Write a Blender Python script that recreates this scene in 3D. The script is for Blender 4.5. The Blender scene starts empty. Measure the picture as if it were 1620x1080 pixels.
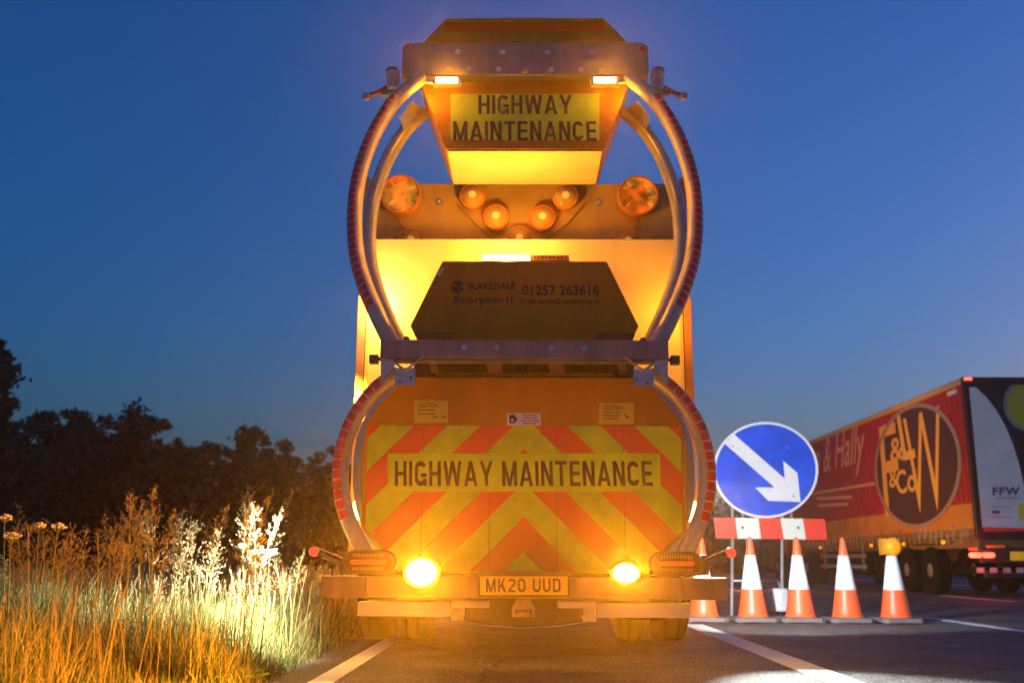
import bpy, math, random
import numpy as np
from mathutils import Vector, Matrix
R = math.radians
sc = bpy.context.scene
col = sc.collection
random.seed(7)
# ------------------------------------------------------------------ camera
FPX, PITCH, YAW, ROLL, CAMZ = 1575.0, R(12.36), R(0.72), R(0.31), 0.67
CAM = Vector((0, 0, CAMZ))
ROT = Matrix.Rotation(YAW, 3, 'Z') @ Matrix.Rotation(R(90) + PITCH, 3, 'X') @ Matrix.Rotation(ROLL, 3, 'Z')
cd = bpy.data.cameras.new('camera'); cam = bpy.data.objects.new('camera', cd); col.objects.link(cam)
cam.matrix_world = Matrix.Translation(CAM) @ ROT.to_4x4()
cd.sensor_width = 36; cd.lens = 35.0; cd.clip_end = 2000; cd.clip_start = 0.05
cd.dof.use_dof = True; cd.dof.focus_distance = 6.25; cd.dof.aperture_fstop = 2.0
sc.camera = cam
# ------------------------------------------------------------------ world
w = bpy.data.worlds.new('World'); sc.world = w; w.use_nodes = True
nt = w.node_tree; nt.nodes.clear()
sky = nt.nodes.new('ShaderNodeTexSky'); sky.sky_type = 'NISHITA'; sky.sun_disc = False
sky.sun_elevation = R(1.5); sky.sun_rotation = R(49); sky.air_density = 1.3; sky.dust_density = 2.1; sky.ozone_density = 6.0
bg = nt.nodes.new('ShaderNodeBackground'); bg.inputs[1].default_value = 0.15
wo = nt.nodes.new('ShaderNodeOutputWorld')
nt.links.new(sky.outputs[0], bg.inputs[0]); nt.links.new(bg.outputs[0], wo.inputs[0])
sc.view_settings.view_transform = 'Standard'; sc.view_settings.look = 'None'
EV = 1.74; K = 2 ** -EV      # dusk exposure; lamp powers below are written for exposure 0 and scaled by K
sc.view_settings.exposure = EV; sc.view_settings.gamma = 1
try:
    sc.cycles.use_denoising = True
    sc.cycles.max_bounces = 6; sc.cycles.diffuse_bounces = 3; sc.cycles.transparent_max_bounces = 8
    sc.cycles.sample_clamp_indirect = 6
except Exception: pass
# weak afterglow of the sun just under the horizon
sl = bpy.data.lights.new('sun', 'SUN'); sl.energy = 0.02; sl.angle = R(20); sl.color = (1, .8, .65)
so = bpy.data.objects.new('sun', sl); col.objects.link(so); so.rotation_euler = (R(88), 0, R(-50) + math.pi)

# ------------------------------------------------------------------ helpers
def ray(px, py):
    return ROT @ Vector(((px - 810) / FPX, -(py - 540) / FPX, -1))
def P(px, py, Y):
    d = ray(px, py); return CAM + d * (Y / d.y)
def PX(px, py, X):
    d = ray(px, py); return CAM + d * (X / d.x)
def PG(px, py):
    d = ray(px, py); return CAM + d * (-CAMZ / d.z)
def mir(p): return Vector((-p[0], p[1], p[2]))

MATS = {}
def mat(name, c, rough=.5, metal=0., var=.12, scale=9., bump=0., emit=None, es=0., spec=.5, trans=0., coat=0., bscale=None, streak=False):
    if name in MATS: return MATS[name]
    m = bpy.data.materials.new(name); m.use_nodes = True; t = m.node_tree; b = t.nodes['Principled BSDF']
    b.inputs['Roughness'].default_value = rough; b.inputs['Metallic'].default_value = metal
    b.inputs['Specular IOR Level'].default_value = spec
    b.inputs['Transmission Weight'].default_value = trans; b.inputs['Coat Weight'].default_value = coat
    if var > 0:
        tc = t.nodes.new('ShaderNodeTexCoord'); n = t.nodes.new('ShaderNodeTexNoise')
        n.inputs['Scale'].default_value = scale; n.inputs['Detail'].default_value = 8; n.inputs['Roughness'].default_value = .65
        src = tc.outputs['Object']
        if streak:
            mp = t.nodes.new('ShaderNodeMapping'); mp.inputs['Scale'].default_value = (1, 1, .15)
            t.links.new(src, mp.inputs[0]); src = mp.outputs[0]
        t.links.new(src, n.inputs['Vector'])
        mr = t.nodes.new('ShaderNodeMapRange'); mr.inputs['From Min'].default_value = .3; mr.inputs['From Max'].default_value = .7
        mr.inputs['To Min'].default_value = 1 - var * 1.5; mr.inputs['To Max'].default_value = 1 + var * .5
        t.links.new(n.outputs['Fac'], mr.inputs['Value'])
        mx = t.nodes.new('ShaderNodeVectorMath'); mx.operation = 'SCALE'; mx.inputs[0].default_value = c
        t.links.new(mr.outputs[0], mx.inputs['Scale']); t.links.new(mx.outputs[0], b.inputs['Base Color'])
        m2 = t.nodes.new('ShaderNodeMapRange'); m2.inputs['To Min'].default_value = max(.03, rough - .12); m2.inputs['To Max'].default_value = min(1, rough + .18)
        t.links.new(n.outputs['Fac'], m2.inputs['Value']); t.links.new(m2.outputs[0], b.inputs['Roughness'])
        if bump:
            nb = t.nodes.new('ShaderNodeTexNoise'); nb.inputs['Scale'].default_value = bscale or scale * 12; nb.inputs['Detail'].default_value = 6
            t.links.new(tc.outputs['Object'], nb.inputs['Vector'])
            bp = t.nodes.new('ShaderNodeBump'); bp.inputs['Strength'].default_value = bump; bp.inputs['Distance'].default_value = .01
            t.links.new(nb.outputs['Fac'], bp.inputs['Height']); t.links.new(bp.outputs[0], b.inputs['Normal'])
    else:
        b.inputs['Base Color'].default_value = (*c, 1)
    if emit:
        b.inputs['Emission Color'].default_value = (*emit, 1); b.inputs['Emission Strength'].default_value = es * K
    MATS[name] = m; return m

def leafmat(name, c, var=.35, trans=.35):
    m = mat(name, c, .6, 0, var, 3.0)
    t = m.node_tree; b = t.nodes['Principled BSDF']; out = t.nodes['Material Output']
    tr = t.nodes.new('ShaderNodeBsdfTranslucent'); mx = t.nodes.new('ShaderNodeMixShader'); mx.inputs[0].default_value = trans
    tr.inputs[0].default_value = (*[min(1, x * 1.2) for x in c], 1)
    t.links.new(b.outputs[0], mx.inputs[1]); t.links.new(tr.outputs[0], mx.inputs[2]); t.links.new(mx.outputs[0], out.inputs['Surface'])
    return m

AMB = (1.0, .34, .012); AMBY = (1.0, .47, .05); CREAM = (1.0, .60, .17)
yellow = mat('yellow_paint', (.58, .23, .006), .45, 0, .22, 2.6, .05, spec=.3, streak=True)
fluoro = mat('fluorescent_yellow_sheet', (.66, .85, .01), .4, 0, .14, 5, .08, bscale=400)
steel = mat('galvanised_steel', (.27, .24, .25), .45, .6, .25, 7, .08, streak=True)
steel2 = mat('bright_steel', (.62, .6, .6), .3, .85, .15, 10)
alu = mat('white_aluminium', (.5, .48, .46), .38, .35, .15, 5)
tubem = mat('tube_grey_paint', (.5, .44, .36), .3, .35, .14, 8)
dark = mat('black_plastic', (.03, .028, .026), .45, 0, .2, 12)
darkmetal = mat('dark_chassis_paint', (.06, .05, .045), .5, .3, .3, 6)
rubber = mat('tyre_rubber', (.007, .0065, .006), .95, 0, .25, 14, .2, spec=.1)
redtape = mat('red_reflective_tape', (.9, .03, .015), .3, 0, .2, 60, .15, bscale=500)
whitetape = mat('pale_tape_gap', (.7, .66, .66), .4, 0, .1)
redref = mat('red_reflector', (1, .09, .01), .7, 0, .1, 90, spec=.1)
ink = mat('brown_black_vinyl', (.035, .012, .006), .5, 0, .15)
amberglow = mat('amber_led_lit', (1, .6, .1), .4, 0, 0, emit=(1, .62, .22), es=9)
amberhot = mat('amber_led_core', (1, .7, .3), .4, 0, 0, emit=(1, .68, .3), es=14)
ambermid = mat('amber_led_ring', (1, .5, .06), .3, 0, 0, emit=(1, .42, .03), es=1.7)
amberrim = mat('amber_led_edge', (1, .4, .03), .3, 0, 0, emit=(1, .3, .01), es=.45)
amberglow2 = mat('amber_lamp_dim', (1, .4, .03), .3, 0, 0, emit=AMB, es=1.2)
amberlens = mat('amber_lens', (.95, .5, .07), .12, 0, .15, 30, .3, trans=.35, bscale=160)
gold = mat('gold_reflector', (1, .5, .05), .14, .35, .62, 8, .5, bscale=9, coat=1)
_b = gold.node_tree.nodes['Principled BSDF']; gold.node_tree.links.new(_b.inputs['Base Color'].links[0].from_socket, _b.inputs['Emission Color']); _b.inputs['Emission Strength'].default_value = .55 * K   # mottled glow imitates light reflected in the lamp bowls
redlens = mat('red_lens', (.6, .02, .01), .15, 0, .2, 40)
redlit = mat('red_lamp_lit', (.8, .03, .02), .3, 0, 0, emit=(1, .06, .03), es=1.2)
redbright = mat('red_tail_lamp_lit', (.9, .1, .05), .3, 0, 0, emit=(1, .07, .04), es=5)
white = mat('white_paint', (.8, .79, .77), .45, 0, .08, 6)
label_y = mat('label_yellow', (.74, .52, .04), .4, 0, .08)
pinkwhite = mat('white_label', (.75, .68, .68), .4, 0, .05)
plate_y = mat('number_plate_yellow', (.85, .5, .03), .35, 0, .05)

def comps(mb):
    par = list(range(len(mb.v)))
    def f(a):
        while par[a] != a: par[a] = par[par[a]]; a = par[a]
        return a
    for q in mb.f:
        for i in q[1:]: par[f(i)] = f(q[0])
    out = {}
    for q, m in zip(mb.f, mb.m): out.setdefault(f(q[0]), []).append((q, m))
    res = []
    for g in out.values():
        n = MB(); ids = sorted({i for q, _ in g for i in q}); mp = {i: k for k, i in enumerate(ids)}
        n.v = [mb.v[i] for i in ids]; n.f = [tuple(mp[i] for i in q) for q, _ in g]; n.m = [m for _, m in g]; res.append(n)
    return res
def split(mb, name, mats, parent=None, **k):
    for c in comps(mb): o = c.build(name, mats, parent, **k)
    return o
class MB:
    def __init__(s): s.v = []; s.f = []; s.m = []
    def add(s, vs, fs, mi=0):
        n = len(s.v); s.v += [tuple(v) for v in vs]
        for f in fs: s.f.append(tuple(i + n for i in f)); s.m.append(mi)
        return s
    def box(s, x0, x1, y0, y1, z0, z1, mi=0, M=None):
        vs = [Vector((x, y, z)) for x in (x0, x1) for y in (y0, y1) for z in (z0, z1)]
        if M: vs = [M @ v for v in vs]
        return s.add(vs, [(0, 1, 3, 2), (4, 6, 7, 5), (0, 4, 5, 1), (2, 3, 7, 6), (0, 2, 6, 4), (1, 5, 7, 3)], mi)
    def prism(s, poly, y0, y1, mi=0):       # poly of (x,z)
        a = sum(poly[i][0] * poly[(i + 1) % len(poly)][1] - poly[(i + 1) % len(poly)][0] * poly[i][1] for i in range(len(poly)))
        if a < 0: poly = poly[::-1]
        n = len(poly); vs = [(p[0], y0, p[1]) for p in poly] + [(p[0], y1, p[1]) for p in poly]
        fs = [tuple(range(n)), tuple(range(2 * n - 1, n - 1, -1))] + [(i, i + n, (i + 1) % n + n, (i + 1) % n) for i in range(n)]
        return s.add(vs, fs, mi)
    def hull(s, ring0, ring1, mi=0):
        n = len(ring0); vs = list(ring0) + list(ring1)
        fs = [tuple(range(n))[::-1], tuple(range(n, 2 * n))] + [(i, (i + 1) % n, (i + 1) % n + n, i + n) for i in range(n)]
        return s.add(vs, fs, mi)
    def tube(s, pts, r, seg=12, mi=0, cap=True):
        pts = [Vector(p) for p in pts]; rs = r if isinstance(r, (list, tuple)) else [r] * len(pts)
        vs = []; up = None
        for i, p in enumerate(pts):
            t = (pts[min(i + 1, len(pts) - 1)] - pts[max(i - 1, 0)]).normalized()
            if up is None:
                up = Vector((0, 1, 0)) if abs(t.y) < .8 else Vector((1, 0, 0))
            up = (up - t * up.dot(t)).normalized(); b = t.cross(up)
            for k in range(seg):
                a = 2 * math.pi * k / seg; vs.append(p + (up * math.cos(a) + b * math.sin(a)) * rs[i])
        fs = [(i * seg + k, i * seg + (k + 1) % seg, (i + 1) * seg + (k + 1) % seg, (i + 1) * seg + k) for i in range(len(pts) - 1) for k in range(seg)]
        if cap: fs += [tuple(range(seg))[::-1], tuple(range((len(pts) - 1) * seg, len(pts) * seg))]
        return s.add(vs, fs, mi)
    def lathe(s, c, axis, prof, seg=24, mi=0, phase=0., sx=1.):  # prof: (r, h) along axis
        c = Vector(c); axis = Vector(axis).normalized(); u = axis.orthogonal().normalized()
        if abs(axis.z) > .9: u = Vector((1, 0, 0))
        elif abs(axis.y) > .9: u = Vector((1, 0, 0))
        b = axis.cross(u); vs = []
        for (r, h) in prof:
            for k in range(seg):
                a = 2 * math.pi * k / seg + phase; vs.append(c + axis * h + u * (math.cos(a) * r * sx) + b * (math.sin(a) * r))
        fs = [(i * seg + k, i * seg + (k + 1) % seg, (i + 1) * seg + (k + 1) % seg, (i + 1) * seg + k) for i in range(len(prof) - 1) for k in range(seg)]
        if prof[0][0] > 1e-5: fs.append(tuple(range(seg))[::-1])
        if prof[-1][0] > 1e-5: fs.append(tuple(range((len(prof) - 1) * seg, len(prof) * seg)))
        return s.add(vs, fs, mi)
    def build(s, name, mats, parent=None, bevel=0, smooth=None, label=None):
        me = bpy.data.meshes.new(name)
        off = Vector((0, 0, 0))
        if parent:
            off = BASE[parent.name]
        me.from_pydata([tuple(Vector(v) - off) for v in s.v], [], s.f)
        if not isinstance(mats, (list, tuple)): mats = [mats]
        for m in mats: me.materials.append(m)
        me.polygons.foreach_set('material_index', s.m)
        me.update()
        if smooth: me.shade_smooth() if smooth == 'all' else me.set_sharp_from_angle(angle=R(smooth)) if False else None
        if smooth:
            me.polygons.foreach_set('use_smooth', [True] * len(me.polygons))
            if smooth != 'all':
                try: me.set_sharp_from_angle(angle=R(smooth))
                except Exception: pass
        o = bpy.data.objects.new(name, me); col.objects.link(o)
        if parent: o.parent = parent; BASE[o.name] = off
        else: BASE[o.name] = Vector((0, 0, 0))
        if bevel:
            bm = o.modifiers.new('bevel', 'BEVEL'); bm.width = bevel; bm.segments = 2; bm.limit_method = 'ANGLE'
        if label: o['label'] = label
        return o
BASE = {}
def thing(name, label, cat, loc=(0, 0, 0), group=None):
    o = bpy.data.objects.new(name, None); col.objects.link(o); o.location = loc; o.empty_display_size = .2
    o['label'] = label; o['category'] = cat
    if group: o['group'] = group
    BASE[o.name] = Vector(loc); return o
def tag(o, label, cat, group=None, kind=None):
    o['label'] = label; o['category'] = cat
    if group: o['group'] = group
    if kind: o['kind'] = kind
    return o
def struct(name, mb, m, **k):
    o = mb.build(name, m, **k); o['kind'] = 'structure'; return o
def copy_tree(o, parent=None):
    c = o.copy(); col.objects.link(c)
    if parent: c.parent = parent
    for ch in list(o.children): copy_tree(ch, c)
    return c
def text_geo(body, bold=0., shear=0., sep=1., lead=1.):
    cu = bpy.data.curves.new('t', 'FONT'); cu.body = body; cu.size = 1; cu.offset = bold; cu.shear = shear
    cu.space_character = sep; cu.space_line = lead; cu.align_x = 'CENTER'; cu.resolution_u = 4
    o = bpy.data.objects.new('t', cu); col.objects.link(o)
    bpy.context.view_layer.update()
    me = bpy.data.meshes.new_from_object(o.evaluated_get(bpy.context.evaluated_depsgraph_get()))
    vs = np.array([v.co[:] for v in me.vertices]); fs = [tuple(p.vertices) for p in me.polygons]
    bpy.data.objects.remove(o); bpy.data.curves.remove(cu); bpy.data.meshes.remove(me)
    mn = vs.min(0); mx = vs.max(0); return (vs[:, :2] - mn[:2]) / (mx[:2] - mn[:2]), fs
def text_on(mb, body, O, U, V, bold=0., shear=0., sep=1., lead=1., mi=0):
    O, U, V = Vector(O), Vector(U), Vector(V)
    uv, fs = text_geo(body, bold, shear, sep, lead)
    mb.add([O + U * float(a) + V * float(b) for a, b in uv], fs, mi); return mb
def text_px(mb, body, x0, y0, x1, y1, Y, eps=.0, **k):
    a = P(x0, y1, Y); b = P(x1, y1, Y); c = P(x0, y0, Y); e = Vector((0, -eps, 0))
    return text_on(mb, body, a + e, b - a, c - a, **k)
def rect_px(mb, x0, y0, x1, y1, Y, th=.004, mi=0):
    pts = [P(x0, y0, Y), P(x1, y0, Y), P(x1, y1, Y), P(x0, y1, Y)]
    return mb.prism([(p.x, p.z) for p in pts], Y - th, Y, mi)
def half(pts, Y):   # left-side px polyline -> symmetric polygon in xz
    L = [P(x, y, Y) for x, y in pts]
    return [(p.x, p.z) for p in L] + [(-p.x, p.z) for p in reversed(L)]
def light(name, loc, power, color, r=.05, kind='POINT', target=None, angle=60, blend=.5, parent=None):
    l = bpy.data.lights.new(name, kind); l.energy = power * K; l.color = color
    if kind == 'AREA': l.shape = 'DISK'; l.size = 2 * r
    else: l.shadow_soft_size = r
    o = bpy.data.objects.new(name, l); col.objects.link(o)
    o.location = loc
    if kind == 'SPOT': l.spot_size = R(angle); l.spot_blend = blend
    if kind in ('SPOT', 'AREA'):
        o.rotation_euler = (Vector(target) - Vector(loc)).to_track_quat('-Z', 'Y').to_euler()
    if parent: o.parent = parent; o.location = Vector(loc) - BASE[parent.name]
    return o
def bez(pts, n=8):
    pts = [Vector(p) for p in pts]; out = []
    for i in range(len(pts) - 1):
        p0 = pts[max(i - 1, 0)]; p1 = pts[i]; p2 = pts[i + 1]; p3 = pts[min(i + 2, len(pts) - 1)]
        for k in range(n):
            t = k / n
            out.append(.5 * ((2 * p1) + (p2 - p0) * t + (2 * p0 - 5 * p1 + 4 * p2 - p3) * t * t + (3 * p1 - p0 - 3 * p2 + p3) * t ** 3))
    out.append(pts[-1]); return out

# stroke-drawn condensed bold capitals for the painted signs (each stroke a hair proud of the last)
def _arc(cx, cy, rx, ry, a0, a1, t, n=12):
    out = []
    for i in range(n):
        a, b = R(a0 + (a1 - a0) * i / n), R(a0 + (a1 - a0) * (i + 1) / n)
        out.append([(cx + rx * math.cos(a), cy + ry * math.sin(a)), (cx + rx * math.cos(b), cy + ry * math.sin(b)), (cx + (rx - t) * math.cos(b), cy + (ry - t * 1.15) * math.sin(b)), (cx + (rx - t) * math.cos(a), cy + (ry - t * 1.15) * math.sin(a))])
    return out
def glyph(ch, t=.17, h=.145):
    def r(x0, y0, x1, y1): return [(x0, y0), (x1, y0), (x1, y1), (x0, y1)]
    def d(xa, xb, y0=0, y1=1, w=t): return [(xa, y0), (xa + w, y0), (xb + w, y1), (xb, y1)]
    W = .62
    if ch == 'H': return W, [r(0, 0, t, 1), r(W - t, 0, W, 1), r(t, .43, W - t, .43 + h)]
    if ch == 'I': return t, [r(0, 0, t, 1)]
    if ch == 'G': return W, _arc(W / 2, .7, W / 2, .3, 25, 180, t) + [r(0, .3, t, .7)] + _arc(W / 2, .3, W / 2, .3, 180, 300, t) + [r(W - t * .8, 0, W, .3), r(W * .52, .36, W, .36 + h)] + _arc(W / 2, .3, W / 2, .3, 300, 360, t)
    if ch == 'C': return W, _arc(W / 2, .7, W / 2, .3, 15, 180, t) + [r(0, .3, t, .7)] + _arc(W / 2, .3, W / 2, .3, 180, 345, t)
    if ch == 'W': return .95, [d(.16, 0), d(.16, .39), d(.63, .39), d(.63, .79, w=.16)]
    if ch == 'A': return .7, [d(0, .27, w=t), d(.53, .27, w=t), r(.16, .2, .54, .2 + h * .9)]
    if ch == 'Y': return .68, [r(.255, 0, .255 + t, .42), d(.255, 0, .38, 1), d(.255, .51, .38, 1)]
    if ch == 'M': return .78, [r(0, 0, t, 1), r(.78 - t, 0, .78, 1), d(.31, .02, w=.155), d(.31, .6, w=.155)]
    if ch == 'N': return W, [r(0, 0, t, 1), r(W - t, 0, W, 1), d(W - t - .03, .03)]
    if ch == 'T': return .62, [r(0, 1 - h, .62, 1), r(.31 - t / 2, 0, .31 + t / 2, 1 - h)]
    if ch == 'E': return .55, [r(0, 0, t, 1), r(t, 0, .55, h), r(t, 1 - h, .54, 1), r(t, .43, .51, .43 + h)]
    if ch == 'K': return .64, [r(0, 0, t, 1), d(t - .02, .44, .36, 1), [(.22, .52), (.4, .62), (.66, 0), (.47, 0)]]
    if ch == 'U': return W, [r(0, .3, t, 1), r(W - t, .3, W, 1)] + _arc(W / 2, .3, W / 2, .3, 180, 360, t)
    if ch == 'D': return W, [r(0, 0, t, 1), r(t, 0, .34, h), r(t, 1 - h, .34, 1)] + _arc(.32, .7, .3, .3, 0, 90, t) + _arc(.32, .3, .3, .3, 270, 360, t) + [r(W - t, .3, W, .7)]
    if ch == '0': return W, _arc(W / 2, .7, W / 2, .3, 0, 180, t) + _arc(W / 2, .3, W / 2, .3, 180, 360, t) + [r(0, .3, t, .7), r(W - t, .3, W, .7)]
    if ch == '2': return .58, _arc(.29, .71, .29, .29, -35, 165, t) + [r(0, 0, .58, h), [(0, h), (.22, h), (.56, .56), (.4, .62)]]
    if ch == ' ': return .22, []
def stroke_px(mb, body, x0, y0, x1, y1, Y, eps=0., gap=.13, mi=0, t=.17):
    a = P(x0, y1, Y); b = P(x1, y1, Y); c = P(x0, y0, Y); U, V = b - a, c - a; cur = 0; L = []
    for ch in body: wd, st = glyph(ch, t); L.append((cur, st)); cur += wd + gap
    cur -= gap; k = 0
    for x, st in L:
        for q in st:
            ar = sum(q[i][0] * q[(i + 1) % 4][1] - q[(i + 1) % 4][0] * q[i][1] for i in range(4))
            if ar < 0: q = q[::-1]
            mb.add([a + U * ((x + p[0]) / cur) + V * p[1] - Vector((0, eps + .00008 * (k % 12), 0)) for p in q], [(0, 1, 2, 3)], mi); k += 1
    return mb

# ------------------------------------------------------------------ ground
def ground_mat(name, c1, c2, s1, s2, rough, bump, speck=0.):
    m = bpy.data.materials.new(name); m.use_nodes = True; t = m.node_tree; b = t.nodes['Principled BSDF']
    tc = t.nodes.new('ShaderNodeTexCoord'); n1 = t.nodes.new('ShaderNodeTexNoise'); n1.inputs['Scale'].default_value = s1; n1.inputs['Detail'].default_value = 8
    n2 = t.nodes.new('ShaderNodeTexNoise'); n2.inputs['Scale'].default_value = s2; n2.inputs['Detail'].default_value = 5; n2.inputs['Roughness'].default_value = .7
    v = t.nodes.new('ShaderNodeTexVoronoi'); v.inputs['Scale'].default_value = s2 * .8
    for n in (n1, n2, v): t.links.new(tc.outputs['Object'], n.inputs['Vector'])
    ad = t.nodes.new('ShaderNodeMath'); ad.operation = 'MULTIPLY_ADD'; ad.inputs[1].default_value = .55
    t.links.new(n2.outputs['Fac'], ad.inputs[0]); 
    ms = t.nodes.new('ShaderNodeMath'); ms.operation = 'MULTIPLY'; ms.inputs[1].default_value = .45; t.links.new(n1.outputs['Fac'], ms.inputs[0])
    t.links.new(ms.outputs[0], ad.inputs[2])
    cr = t.nodes.new('ShaderNodeValToRGB'); cr.color_ramp.elements[0].position = .38; cr.color_ramp.elements[0].color = (*c1, 1)
    cr.color_ramp.elements[1].position = .64; cr.color_ramp.elements[1].color = (*c2, 1)
    t.links.new(ad.outputs[0], cr.inputs[0])
    vr = t.nodes.new('ShaderNodeTexVoronoi'); vr.inputs['Scale'].default_value = s2 * 1.6; t.links.new(tc.outputs['Object'], vr.inputs['Vector'])
    sp = t.nodes.new('ShaderNodeSeparateColor'); t.links.new(vr.outputs['Color'], sp.inputs[0])
    gt = t.nodes.new('ShaderNodeMath'); gt.operation = 'GREATER_THAN'; gt.inputs[1].default_value = .93; t.links.new(sp.outputs[0], gt.inputs[0])
    mm = t.nodes.new('ShaderNodeMath'); mm.operation = 'MULTIPLY'; mm.inputs[1].default_value = speck; t.links.new(gt.outputs[0], mm.inputs[0])
    mx = t.nodes.new('ShaderNodeMix'); mx.data_type = 'RGBA'; mx.inputs[7].default_value = (.35, .33, .31, 1)
    t.links.new(mm.outputs[0], mx.inputs[0]); t.links.new(cr.outputs[0], mx.inputs[6]); t.links.new(mx.outputs[2], b.inputs['Base Color'])
    b.inputs['Roughness'].default_value = rough
    bp = t.nodes.new('ShaderNodeBump'); bp.inputs['Strength'].default_value = bump; bp.inputs['Distance'].default_value = .009
    t.links.new(v.outputs['Distance'], bp.inputs['Height']); t.links.new(bp.outputs[0], b.inputs['Normal'])
    return m
def add_cracks(m, dark):
    t = m.node_tree; b = t.nodes['Principled BSDF']; tc = t.nodes.new('ShaderNodeTexCoord')
    nz = t.nodes.new('ShaderNodeTexNoise'); nz.inputs['Scale'].default_value = 2.5; nz.inputs['Detail'].default_value = 6
    t.links.new(tc.outputs['Object'], nz.inputs['Vector'])
    mxv = t.nodes.new('ShaderNodeMix'); mxv.data_type = 'VECTOR'; mxv.inputs[0].default_value = .28
    t.links.new(tc.outputs['Object'], mxv.inputs[4]); t.links.new(nz.outputs['Color'], mxv.inputs[5])
    vo = t.nodes.new('ShaderNodeTexVoronoi'); vo.feature = 'DISTANCE_TO_EDGE'; vo.inputs['Scale'].default_value = .55; t.links.new(mxv.outputs[1], vo.inputs['Vector'])
    mr = t.nodes.new('ShaderNodeMapRange'); mr.inputs['From Min'].default_value = .002; mr.inputs['From Max'].default_value = .010; mr.inputs['To Min'].default_value = .35; mr.inputs['To Max'].default_value = 1
    t.links.new(vo.outputs['Distance'], mr.inputs['Value'])
    ns = t.nodes.new('ShaderNodeTexNoise'); ns.inputs['Scale'].default_value = .7; ns.inputs['Detail'].default_value = 4; t.links.new(tc.outputs['Object'], ns.inputs['Vector'])
    m3 = t.nodes.new('ShaderNodeMapRange'); m3.inputs['From Min'].default_value = .38; m3.inputs['From Max'].default_value = .52; m3.inputs['To Min'].default_value = dark; m3.inputs['To Max'].default_value = 1.05
    t.links.new(ns.outputs['Fac'], m3.inputs['Value'])
    mu = t.nodes.new('ShaderNodeMath'); mu.operation = 'MULTIPLY'; t.links.new(mr.outputs[0], mu.inputs[0]); t.links.new(m3.outputs[0], mu.inputs[1])
    src = b.inputs['Base Color'].links[0].from_socket; sc_ = t.nodes.new('ShaderNodeVectorMath'); sc_.operation = 'SCALE'
    t.links.new(src, sc_.inputs[0]); t.links.new(mu.outputs[0], sc_.inputs['Scale']); t.links.new(sc_.outputs[0], b.inputs['Base Color'])
asphalt = ground_mat('asphalt', (.022, .021, .02), (.115, .108, .10), 1.6, 85, .7, 1.0, .85)
add_cracks(asphalt, .62)
soil = ground_mat('verge_soil', (.03, .025, .012), (.09, .075, .03), 3, 40, .95, 1.0, .1)
def worn(name, c, under, thr):
    m = mat(name, c, .55, 0, .15, 30, .4)
    t = m.node_tree; b = t.nodes['Principled BSDF']; tc = t.nodes.new('ShaderNodeTexCoord')
    n = t.nodes.new('ShaderNodeTexNoise'); n.inputs['Scale'].default_value = 38; n.inputs['Detail'].default_value = 9; n.inputs['Roughness'].default_value = .8
    t.links.new(tc.outputs['Object'], n.inputs['Vector'])
    g = t.nodes.new('ShaderNodeMapRange'); g.inputs['From Min'].default_value = thr; g.inputs['From Max'].default_value = thr + .05
    t.links.new(n.outputs['Fac'], g.inputs['Value'])
    mx = t.nodes.new('ShaderNodeMix'); mx.data_type = 'RGBA'; mx.inputs[7].default_value = (*under, 1)
    src = b.inputs['Base Color'].links[0].from_socket
    t.links.new(src, mx.inputs[6]); t.links.new(g.outputs[0], mx.inputs[0]); t.links.new(mx.outputs[2], b.inputs['Base Color'])
    return m
linew = worn('road_line_paint', (.74, .73, .68), (.12, .11, .1), .60)

g = MB(); g.box(-500, 500, -80, 900, -.6, -.03); struct('verge_ground', g, soil)
g = MB(); nx = 60
# asphalt with a slightly ragged left edge
ys = np.linspace(-8, 140, 380); rnd = random.Random(3)
lx = [-1.52 + .05 * math.sin(y * 2.3) + rnd.uniform(-.03, .03) for y in ys]
vs = []; fs = []
for i, y in enumerate(ys):
    vs += [(lx[i], y, 0), (20, y, 0), (lx[i] - .05, y, -.04)]
for i in range(len(ys) - 1):
    a = 3 * i; fs += [(a, a + 1, a + 4, a + 3), (a + 2, a, a + 3, a + 5)]
g.add(vs, fs); struct('road_surface', g, asphalt)
g = MB(); g.box(-1.19, -1.05, -8, 140, -.002, .004); struct('road_edge_line', g, linew)
g = MB(); g.box(1.72, 1.93, -8, 11.15, -.002, .004); struct('hard_shoulder_line', g, linew)
g = MB(); g.box(4.93, 5.07, 9.0, 12.75, -.002, .004); g.box(4.93, 5.07, 22, 25, -.002, .004)
struct('lane_line', g, linew)
g = MB()
for k in range(6): g.box(8.55, 8.68, 18.2 + k * 9, 21.2 + k * 9, -.002, .004)
struct('lane_line', g, linew)
g = MB(); g.box(12.8, 12.93, -8, 140, -.002, .004); struct('road_edge_line', g, linew)

# ------------------------------------------------------------------ the truck
T = thing('crash_cushion_truck', 'big yellow highway maintenance truck seen from behind with its crash cushion folded upright', 'truck', (0, 7.5, 0))
YP, YB = 6.12, 5.94
# --- tyres and axle
for sgn in (-1, 1):
    for xx in (.93, 1.24):
        m_ = MB(); c = (sgn * (xx - .14), 8.95, .5)
        m_.lathe(c, (sgn, 0, 0), [(.30, 0), (.44, 0), (.485, .02), (.5, .05), (.5, .085), (.488, .09), (.488, .1), (.5, .105), (.5, .175), (.488, .18), (.488, .19), (.5, .195), (.5, .23), (.485, .26), (.44, .28), (.3, .28)], 48)
        wl = m_.build('wheel', rubber, T, smooth=30)
        m_ = MB(); m_.lathe(c, (sgn, 0, 0), [(.0, .1), (.1, .1), (.12, .16), (.28, .16), (.3, .24), (.31, .24), (.31, .1)], 32)
        m_.build('rim', steel, wl, smooth=30)
m_ = MB(); m_.tube([(-.8, 8.95, .5), (.8, 8.95, .5)], .08, 14); m_.lathe((0, 8.78, .5), (0, 1, 0), [(.0, 0), (.15, .02), (.2, .1), (.2, .25), (.1, .4)], 20)
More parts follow.
